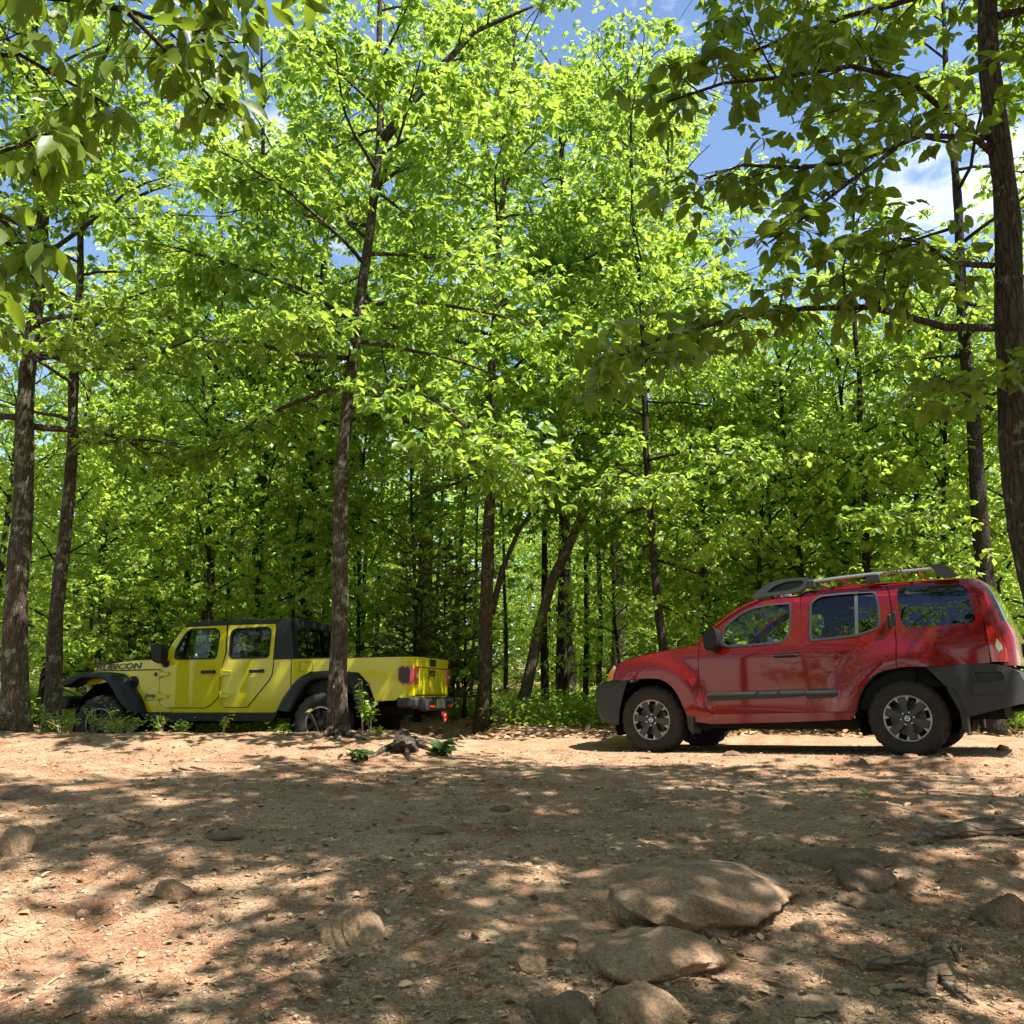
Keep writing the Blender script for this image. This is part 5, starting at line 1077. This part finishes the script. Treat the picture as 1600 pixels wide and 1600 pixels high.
mass('ground_cover', 130000, under_f, .075, 'leaf_ground', 'bright green low plants covering the ground at the edge of the wood', 'undergrowth')

# leafy weeds at the front of the pickup and by the trunk
def weed(seed, p, h, w, n, size, label, group=None, name='weed', mt='leaf_ground'):
    R = np.random.RandomState(seed); mb = MB(); P = []; D = []; N = []
    for k in range(max(3, n // 12)):
        a = R.rand() * 6.28; t = Vector((math.cos(a) * w * R.rand(), math.sin(a) * w * R.rand() * .7, h * R.uniform(.5, 1))); m = t * .5 + Vector((0, 0, h * .12)); mb.tube([(0, 0, -.02), m, t], [.005, .004, .002], 4, cap=False)
        for j in range(12):
            u = R.uniform(.3, 1); q = m.lerp(t, (u - .5) * 2) if u > .5 else m * (u * 2); P.append(list(q + Vector(R.normal(size=3)) * .03)); D.append([math.cos(j * 2.4), math.sin(j * 2.4), R.normal() * .35 + .1]); N.append([R.normal() * .35, R.normal() * .35 - .2, 1])
    r = empty(name, p); tag(r, label, 'plant', group); mb.m = [0] * len(mb.f); link('stem', mb.mesh('stem', ['stem'], 0), r)
    link('foliage', leaves_mesh('foliage', np.array(P), np.array(D), np.array(N), size * R.uniform(.7, 1.25, len(P)), R.rand(len(P)), mt, 'hi', 1.1), r); return r
def gp(px, Y): x = at(px, 1100, Y).x; return (x, Y, gz(x, Y))
for i, (px, Y, h, w) in enumerate([(12, 11.5, .42, .3), (70, 11.9, .45, .3), (100, 11.7, .40, .28), (150, 11.8, .52, .3), (172, 11.7, .38, .28), (205, 11.6, .30, .25), (255, 11.7, .36, .25), (30, 12.2, .5, .3), (115, 12.1, .5, .3), (285, 11.5, .16, .15), (188, 11.4, .22, .2)]):
    weed(300 + i, gp(px, Y), h * .72, w, 110, .042, 'low green weed growing before the front wheel of the yellow pickup', 'weeds before the pickup front')
weed(330, gp(568, 11.1), .62, .16, 70, .07, 'leafy sprig standing against the slender trunk before the pickup')
weed(331, gp(580, 11.15), .42, .2, 60, .07, 'lower leafy sprig just right of the slender trunk base')
weed(332, gp(352, 11.2), .22, .06, 26, .05, 'tiny green shoot in front of the pickup sill')
weed(333, gp(446, 11.1), .10, .15, 34, .07, 'flat green plant left of the slender trunk base')
weed(334, gp(592, 10.9), .10, .06, 24, .05, 'tiny green shoot under the pickup tail')
weed(335, on_ground(690, 1180), .12, .20, 26, .15, 'broad leaved plant lying right of the root stump', mt='leaf_dark')
weed(336, on_ground(566, 1190), .10, .18, 22, .12, 'broad leaved plant left of the root stump', mt='leaf_dark')
weed(337, on_ground(1350, 1245), .07, .03, 8, .03, 'single green shoot in the shaded dirt before the red car')
# bent stem with a yellow leaf
b = on_ground(483, 1149); bt = at(483, 1113, b.y); r = empty('bent_seedling', b); tag(r, 'bent bare stem with one yellow leaf left of the slender trunk', 'seedling')
def lp(px, py): return at(px, py, b.y) - b
MB().tube([lp(499, 1146), lp(492, 1128), lp(487, 1116), lp(483, 1113), lp(478, 1122), lp(477, 1136), lp(483, 1144), lp(498, 1146)], .004, 5).tube([lp(490, 1108), lp(500, 1105), lp(512, 1108)], .003, 5).build('stem', 'stem', r)
o = leaves_mesh('leaf', np.array([list(lp(490, 1110))]), np.array([[-1, .1, -.15]]), np.array([[0, -.6, 1.]]), np.array([.11]), np.array([.5]), 'leaf_near', 'hi', 1.2); o.materials[0] = M['yellowleaf']; link('leaf', o, r)

# ------------------------------------------------------------------ stones, roots, sticks, litter
def rock_mesh(seed, sub, cuts, rough, mt):
    bm = bmesh.new(); bmesh.ops.create_icosphere(bm, subdivisions=sub, radius=1); R = np.random.RandomState(seed)
    V = np.array([v.co for v in bm.verts]); n = unit(R.normal(size=(cuts, 3))) if cuts else np.zeros((0, 3))
    for q in n:
        d = R.uniform(.62, .9); e = V @ q - d; V = V - np.where(e > 0, e, 0)[:, None] * q * .93
    s = seed * 3.7; f = 1 + rough * (.12 * fbm(V[:, 0] * 1.6 + V[:, 2] * 1.1 + s, V[:, 1] * 1.6 - V[:, 2] * .9, 3) + .05 * fbm(V[:, 0] * 6 + V[:, 2] * 4 + s, V[:, 1] * 6 - V[:, 2] * 3.7, 3))
    V = V * f[:, None]; me = bpy.data.meshes.new('stone')
    for v, c in zip(bm.verts, V): v.co = c
    bm.to_mesh(me); bm.free(); me.polygons.foreach_set('use_smooth', [True] * len(me.polygons)); me.materials.append(M[mt]); me.set_sharp_from_angle(angle=math.radians(38)); return me
def rock(px, py, w, h, label, seed, mt='rock', cuts=7, flat=1.0, name='stone', cat='stone', depth=.7, rz=None, group=None, rough=1.0):
    p = on_ground(px, py + h * .38); d = math.hypot(p.x, p.y); k = d / 1476; W_ = w * k; phi = math.atan2(CAMZ - p.z, d); D = W_ * (depth if w < 80 else .95); H = max(.13 * W_, (h * k - D * math.sin(phi) * .8) / math.cos(phi)) * flat * .78
    o = link(name, rock_mesh(seed, 5 if w > 60 else (4 if w > 30 else 3), cuts, rough, mt)); o.location = (p.x, p.y + D * .25, p.z - H * (.16 if w > 80 else .0)); o.scale = (W_ * .56, D * .56, H * .95); o.rotation_euler = (random.uniform(-.06, .06), random.uniform(-.06, .06), rz if rz is not None else random.uniform(-.25, .25))
    return tag(o, label, cat, group)
RK = [(1085, 1372, 325, 120, 'broad flat boulder in the foreground, the largest stone, dappled with light', 1, 'rock', 4, .95), (1022, 1472, 205, 105, 'humped boulder just below the largest flat one', 2, 'rock', 4, .95), (888, 1445, 95, 48, 'smooth half-buried stone left of the humped boulder', 3, 'rock', 3, .6), (548, 1432, 84, 100, 'upright pointed stone standing in the sunlit dirt, left of centre', 4, 'rock', 4, .7), (870, 1566, 92, 80, 'squat stone at the bottom edge, left of its paler neighbour', 5, 'rock_dark', 7, 1), (1008, 1562, 118, 82, 'sunlit stone at the bottom edge under the humped boulder', 6, 'rock', 7, 1), (1360, 1366, 92, 58, 'angular brown stone leaning on a flatter one at the right', 7, 'rock_dark', 9, 1), (1352, 1408, 74, 30, 'low stone just below the angular brown one', 8, 'rock_dark', 6, 1), (1328, 1334, 130, 42, 'long dark stone behind the angular brown one', 9, 'rock_dark', 6, 1), (1572, 1425, 78, 54, 'dark stone at the right edge', 10, 'rock_dark', 8, 1), (20, 1316, 54, 52, 'pale upright stone at the left edge', 11, 'rock', 5, 1), (32, 1236, 82, 22, 'low dark mound of stone at the left edge, higher up', 12, 'rock_dark', 4, 1), (266, 1390, 50, 34, 'small sunlit stone in the shade at the left', 13, 'rock', 5, 1), (312, 1198, 76, 14, 'flat grey stone in the sunlit dirt before the pickup', 14, 'rock', 4, 1), (571, 1231, 19, 14, 'round brown stone alone in a light patch', 15, 'rock_dark', 4, 1), (806, 1282, 36, 24, 'chipped reddish stone in the middle of the clearing', 16, 'rock_dark', 10, 1), (1236, 1264, 26, 12, 'dark pebble right of the middle of the clearing', 17, 'rock_dark', 6, 1), (1500, 1205, 44, 16, 'flat stone before the rear wheel of the red car', 18, 'rock_dark', 6, 1), (1351, 1190, 15, 14, 'small peaked dark stone before the red car', 19, 'rock_dark', 7, 1), (1571, 1169, 22, 14, 'block of stone behind the red car at the right edge', 20, 'rock_dark', 9, 1), (1427, 1181, 26, 9, 'pale stone wedged against the rear tyre of the red car', 21, 'rock', 5, 1), (1432, 1223, 48, 13, 'brown slab between the red car and the weathered log', 22, 'rock_dark', 6, 1), (1190, 1318, 48, 22, 'small grey stone behind the largest flat boulder', 23, 'rock', 6, 1), (1092, 1286, 60, 28, 'half-lit stone above the largest flat boulder', 24, 'rock', 4, .8), (745, 1480, 44, 44, 'flat reddish stone sunk in the sunlit dirt', 25, 'rock', 5, .5), (828, 1502, 48, 46, 'rounded stone left of the humped boulder, lower down', 26, 'rock', 5, .8), (478, 1522, 50, 30, 'half-buried stone below the upright pointed one', 27, 'rock', 5, .6), (1266, 1450, 48, 24, 'grey chip of stone right of the humped boulder', 28, 'rock', 8, 1), (492, 1184, 44, 10, 'low stone before the slender tree', 29, 'rock', 5, 1), (436, 1185, 28, 8, 'small stone left of the low one before the slender tree', 30, 'rock_dark', 5, 1), (1145, 1177, 26, 10, 'stone beside the front tyre of the red car', 31, 'rock_dark', 5, 1), (345, 1306, 56, 14, 'flat slab in the shade, left of centre', 32, 'rock_dark', 5, 1), (1240, 1560, 120, 40, 'wide flat stone at the bottom right, sunk in the dirt', 33, 'rock', 6, .7), (1190, 1490, 60, 26, 'low stone in the shade right of the humped boulder', 34, 'rock_dark', 6, 1), (660, 1294, 70, 18, 'shallow dark slab left of the chipped reddish stone', 35, 'rock_dark', 4, .8), (780, 1262, 30, 14, 'small dark stone above the chipped reddish one', 36, 'rock_dark', 6, 1), (1120, 1452, 60, 30, 'dark stone tucked between the two large boulders', 37, 'rock_dark', 6, 1), (1010, 1182, 30, 7, 'thin pale stone under the front tyre of the red car', 38, 'rock', 5, 1), (905, 1592, 60, 30, 'stone cut off by the bottom edge between two others', 39, 'rock', 5, 1), (1480, 1470, 40, 16, 'thin grey stone near the dry roots', 40, 'rock_dark', 6, 1)]
for q in RK: rock(*q[:9])
R = random.Random(9); base = [rock_mesh(60 + i, 3, 8, 1.1, 'rock_dark' if i == 2 else 'rock') for i in range(5)]
for i in range(80):
    px = R.uniform(0, 1600); py = 1165 + 435 * R.random() ** .8; p = on_ground(px, py)
    if p.y > 12: continue
    s = R.uniform(.010, .030) * (1 + (R.random() < .12)); o = link('small_stone', base[i % 5]); o.location = (p.x, p.y, p.z + s * .15); o.scale = (s, s * .8, s * .65); o.rotation_euler = (R.random(), R.random(), R.random() * 6); tag(o, 'small loose stone lying on the dirt', 'stone', 'small loose stones')
# weathered log and roots
def root_piece(name, label, paths, cat, mt='oldwood', group=None, squash=.8):
    p0 = Vector(paths[0][0][0]); r = MB()
    for pts, rad in paths:
        P = [Vector(p) for p, in [(q,) for q in pts]]; n = len(P); L = [0]
        for a, b in zip(P, P[1:]): L.append(L[-1] + (b - a).length)
        ts = np.linspace(0, L[-1], 26); out = [Vector([float(np.interp(t, L, [q[i] for q in P])) - p0[i] for i in range(3)]) for t in ts]
        for _ in range(2): out = [out[0]] + [(a + b * 2 + c) / 4 for a, b, c in zip(out, out[1:], out[2:])] + [out[-1]]
        rr = [float(np.interp(t, L, rad)) for t in ts]; k0 = len(r.v); r.tube(out, rr, 18, squash=squash)
        for i in range(k0, len(r.v)):
            j = (i - k0) % 18; c = out[(i - k0) // 18]; v = Vector(r.v[i]); f = 1 + .26 * float(vnoise(j * .9 + p0.x * 3, ((i - k0) // 18) * .22)) + .10 * float(vnoise(j * 2.3, ((i - k0) // 18) * .9)); r.v[i] = tuple(c + (v - c) * f)
    o = r.build(name, mt, None, sharp=50); o.location = p0; return tag(o, label, cat, group)
def gpt(px, py, dz=0): p = on_ground(px, py); return Vector((p.x, p.y, p.z + dz))
root_piece('weathered_log', 'grey weathered log lying on the bank at the right edge', [([gpt(1425, 1322, .0), gpt(1450, 1312, .02), gpt(1500, 1308, .035), gpt(1560, 1306, .04), gpt(1660, 1300, .03)], [.03, .058, .062, .058, .06]), ([gpt(1470, 1310, .05), gpt(1520, 1303, .07), gpt(1580, 1298, .07), gpt(1650, 1290, .06)], [.015, .032, .036, .04])], 'log')
root_piece('dry_root', 'gnarled dry root sticking out of the dirt at the bottom right', [([gpt(1345, 1520, .0), gpt(1375, 1516, .035), gpt(1410, 1520, .04), gpt(1445, 1522, .05), gpt(1470, 1530, .05), gpt(1485, 1540, .0)], [.018, .03, .026, .03, .035, .03]), ([gpt(1452, 1560, .0), gpt(1458, 1540, .04), gpt(1472, 1510, .09), gpt(1488, 1500, .06), gpt(1500, 1505, .0)], [.02, .025, .025, .02, .01]), ([gpt(1480, 1545, .02), gpt(1500, 1562, .03), gpt(1528, 1572, .0)], [.02, .016, .008])], 'root')
root_piece('dry_root', 'splintered strip of root just above the gnarled one', [([gpt(1455, 1475, .0), gpt(1480, 1482, .02), gpt(1512, 1492, .015)], [.006, .014, .006])], 'root')
root_piece('dry_root', 'lower root piece below the gnarled one at the bottom right', [([gpt(1365, 1545, .0), gpt(1400, 1550, .02), gpt(1440, 1558, .02), gpt(1480, 1566, .0)], [.012, .018, .016, .008])], 'root')
root_piece('red_clay_lump', 'lump of red clay exposed under the weathered log', [([gpt(1560, 1345, -.01), gpt(1575, 1350, .03), gpt(1592, 1352, .0)], [.03, .05, .03])], 'clay', 'rock')
root_piece('root_stump', 'low root stump with roots spreading over the dirt behind the clearing', [([gpt(632, 1176, -.05), gpt(630, 1168, .04), gpt(632, 1160, .10)], [.15, .11, .05]), ([gpt(640, 1166, .06), gpt(660, 1170, .03), gpt(690, 1180, -.01)], [.035, .025, .015]), ([gpt(625, 1168, .05), gpt(600, 1175, .03), gpt(575, 1186, -.01)], [.035, .028, .015]), ([gpt(635, 1175, .05), gpt(640, 1190, -.01)], [.03, .015]), ([gpt(645, 1160, .05), gpt(690, 1155, .0)], [.02, .01])], 'stump', 'bark_near', squash=1.0)
root_piece('tree_roots', 'surface roots spreading from the slender tree before the pickup', [([gpt(535, 1149, .05), gpt(550, 1152, .03), gpt(572, 1158, .0)], [.07, .04, .015]), ([gpt(520, 1149, .05), gpt(505, 1152, .02), gpt(490, 1156, .0)], [.07, .04, .015]), ([gpt(528, 1150, .04), gpt(530, 1158, .0)], [.05, .02])], 'roots', 'bark')
for pts, rad, lb in (([(195, 1281), (208, 1285), (224, 1291)], .011, 'short dark stick in the shade at the left'), ([(460, 1382), (468, 1374), (494, 1368)], .012, 'bark chip curled on the dirt left of the pointed stone'), ([(275, 1430), (292, 1420), (322, 1405)], .006, 'thin pale twig below the small sunlit stone'), ([(968, 1270), (985, 1266), (1000, 1262)], .005, 'thin straight twig in the middle shade'), ([(405, 1548), (415, 1551), (422, 1553)], .006, 'short pale twig near the bottom edge'), ([(700, 1240), (712, 1243), (725, 1241)], .005, 'tiny twig behind the chipped stone')):
    root_piece('stick', lb, [([gpt(x, y, rad * .7) for x, y in pts], [rad, rad * .9, rad * .6])], 'stick')
# pale fallen trunk beyond the clearing
root_piece('fallen_branch', 'pale fallen branch lying by the wood behind the pickup tail', [([Vector((*gp(688, 14.6)[:2], gp(688, 14.6)[2] + .05)), Vector((*gp(720, 14.7)[:2], gp(720, 14.7)[2] + .06)), Vector((*gp(750, 14.6)[:2], gp(750, 14.6)[2] + .03))], [.05, .05, .035])], 'branch')
# litter, needles, pebbles
def scatter(n, y0, y1, seed, pw=1.6):
    R = np.random.RandomState(seed); y = y0 + (y1 - y0) * R.rand(n) ** pw; x = R.uniform(-1, 1, n) * (y * .60 + .3); return R, x, y
def flat_stuff(name, n, y0, y1, seed, size, mt, label, cat, wid, tmpl, dz=.004, tilt=.12, pw=1.6, clump=.0):
    R, x, y = scatter(n, y0, y1, seed, pw)
    if clump: k = vnoise(x * 1.3 + 3, y * 1.3) * .6 + vnoise(x * 4, y * 4 + 9) * .4 + R.rand(n) * clump > .25 * clump; x, y = x[k], y[k]
    n = len(x); az = R.rand(n) * 6.283; D = np.stack([np.cos(az), np.sin(az), R.normal(size=n) * tilt], 1); N = np.stack([R.normal(size=n) * tilt, R.normal(size=n) * tilt, np.ones(n)], 1)
    P = np.stack([x, y, gh(x, y) + dz * R.uniform(.5, 2, n)], 1); return tag(link(name, leaves_mesh(name, P, D, N, size * R.uniform(.4, 1.5, n), R.rand(n), mt, tmpl, wid)), label, cat, kind='stuff')
flat_stuff('pine_needles', 120000, 3.0, 11.5, 1, .05, 'straw', 'dry straw coloured needles strewn over the dirt', 'needles', .045, 'ne', .004, .10, 1.5, 1.0)
flat_stuff('bark_crumbs', 60000, 3.0, 12.0, 2, .014, 'straw', 'pale crumbs and husks strewn over the dirt', 'litter', .9, 'lo', .004, .35, 1.5, 1.2)
flat_stuff('leaf_litter', 8000, 12.6, 19.0, 3, .075, 'deadleaf', 'brown dead leaves lying along the edge of the wood', 'leaf litter', 1.2, 'hi', .01, .3, 1.4)
flat_stuff('twigs', 2200, 3.2, 11.5, 8, .085, 'deadleaf', 'short dark twigs scattered over the dirt', 'twigs', .07, 'ne', .006, .12, 1.4)
flat_stuff('leaf_litter', 5200, 3.2, 11.4, 4, .045, 'deadleaf', 'scattered brown dead leaves on the dirt of the clearing', 'leaf litter', 1.1, 'hi', .006, .3, 1.3, .9)
def pebbles():
    R, x, y = scatter(26000, 3.0, 11.5, 5, 1.5); n = len(x); ph = (1 + 5 ** .5) / 2
    I = np.array([(-1, ph, 0), (1, ph, 0), (-1, -ph, 0), (1, -ph, 0), (0, -1, ph), (0, 1, ph), (0, -1, -ph), (0, 1, -ph), (ph, 0, -1), (ph, 0, 1), (-ph, 0, -1), (-ph, 0, 1)]) / 1.9
    F = np.array([(0, 11, 5), (0, 5, 1), (0, 1, 7), (0, 7, 10), (0, 10, 11), (1, 5, 9), (5, 11, 4), (11, 10, 2), (10, 7, 6), (7, 1, 8), (3, 9, 4), (3, 4, 2), (3, 2, 6), (3, 6, 8), (3, 8, 9), (4, 9, 5), (2, 4, 11), (6, 2, 10), (8, 6, 7), (9, 8, 1)])
    s = .0035 + .012 * R.rand(n) ** 4; sc3 = np.stack([s * R.uniform(.7, 1.3, n), s * R.uniform(.7, 1.3, n), s * R.uniform(.4, .8, n)], 1)
    V = np.stack([x, y, gh(x, y) + s * .2], 1)[:, None, :] + I[None] * sc3[:, None, :]; FF = (np.arange(n)[:, None, None] * 12 + F[None]).reshape(-1, 3)
    tag(link('pebbles', arr_mesh('pebbles', V.reshape(-1, 3), FF, 'pebble', np.repeat(R.rand(n), 12), 3)), 'fine gravel and pebbles strewn over the dirt', 'gravel', kind='stuff')
pebbles()
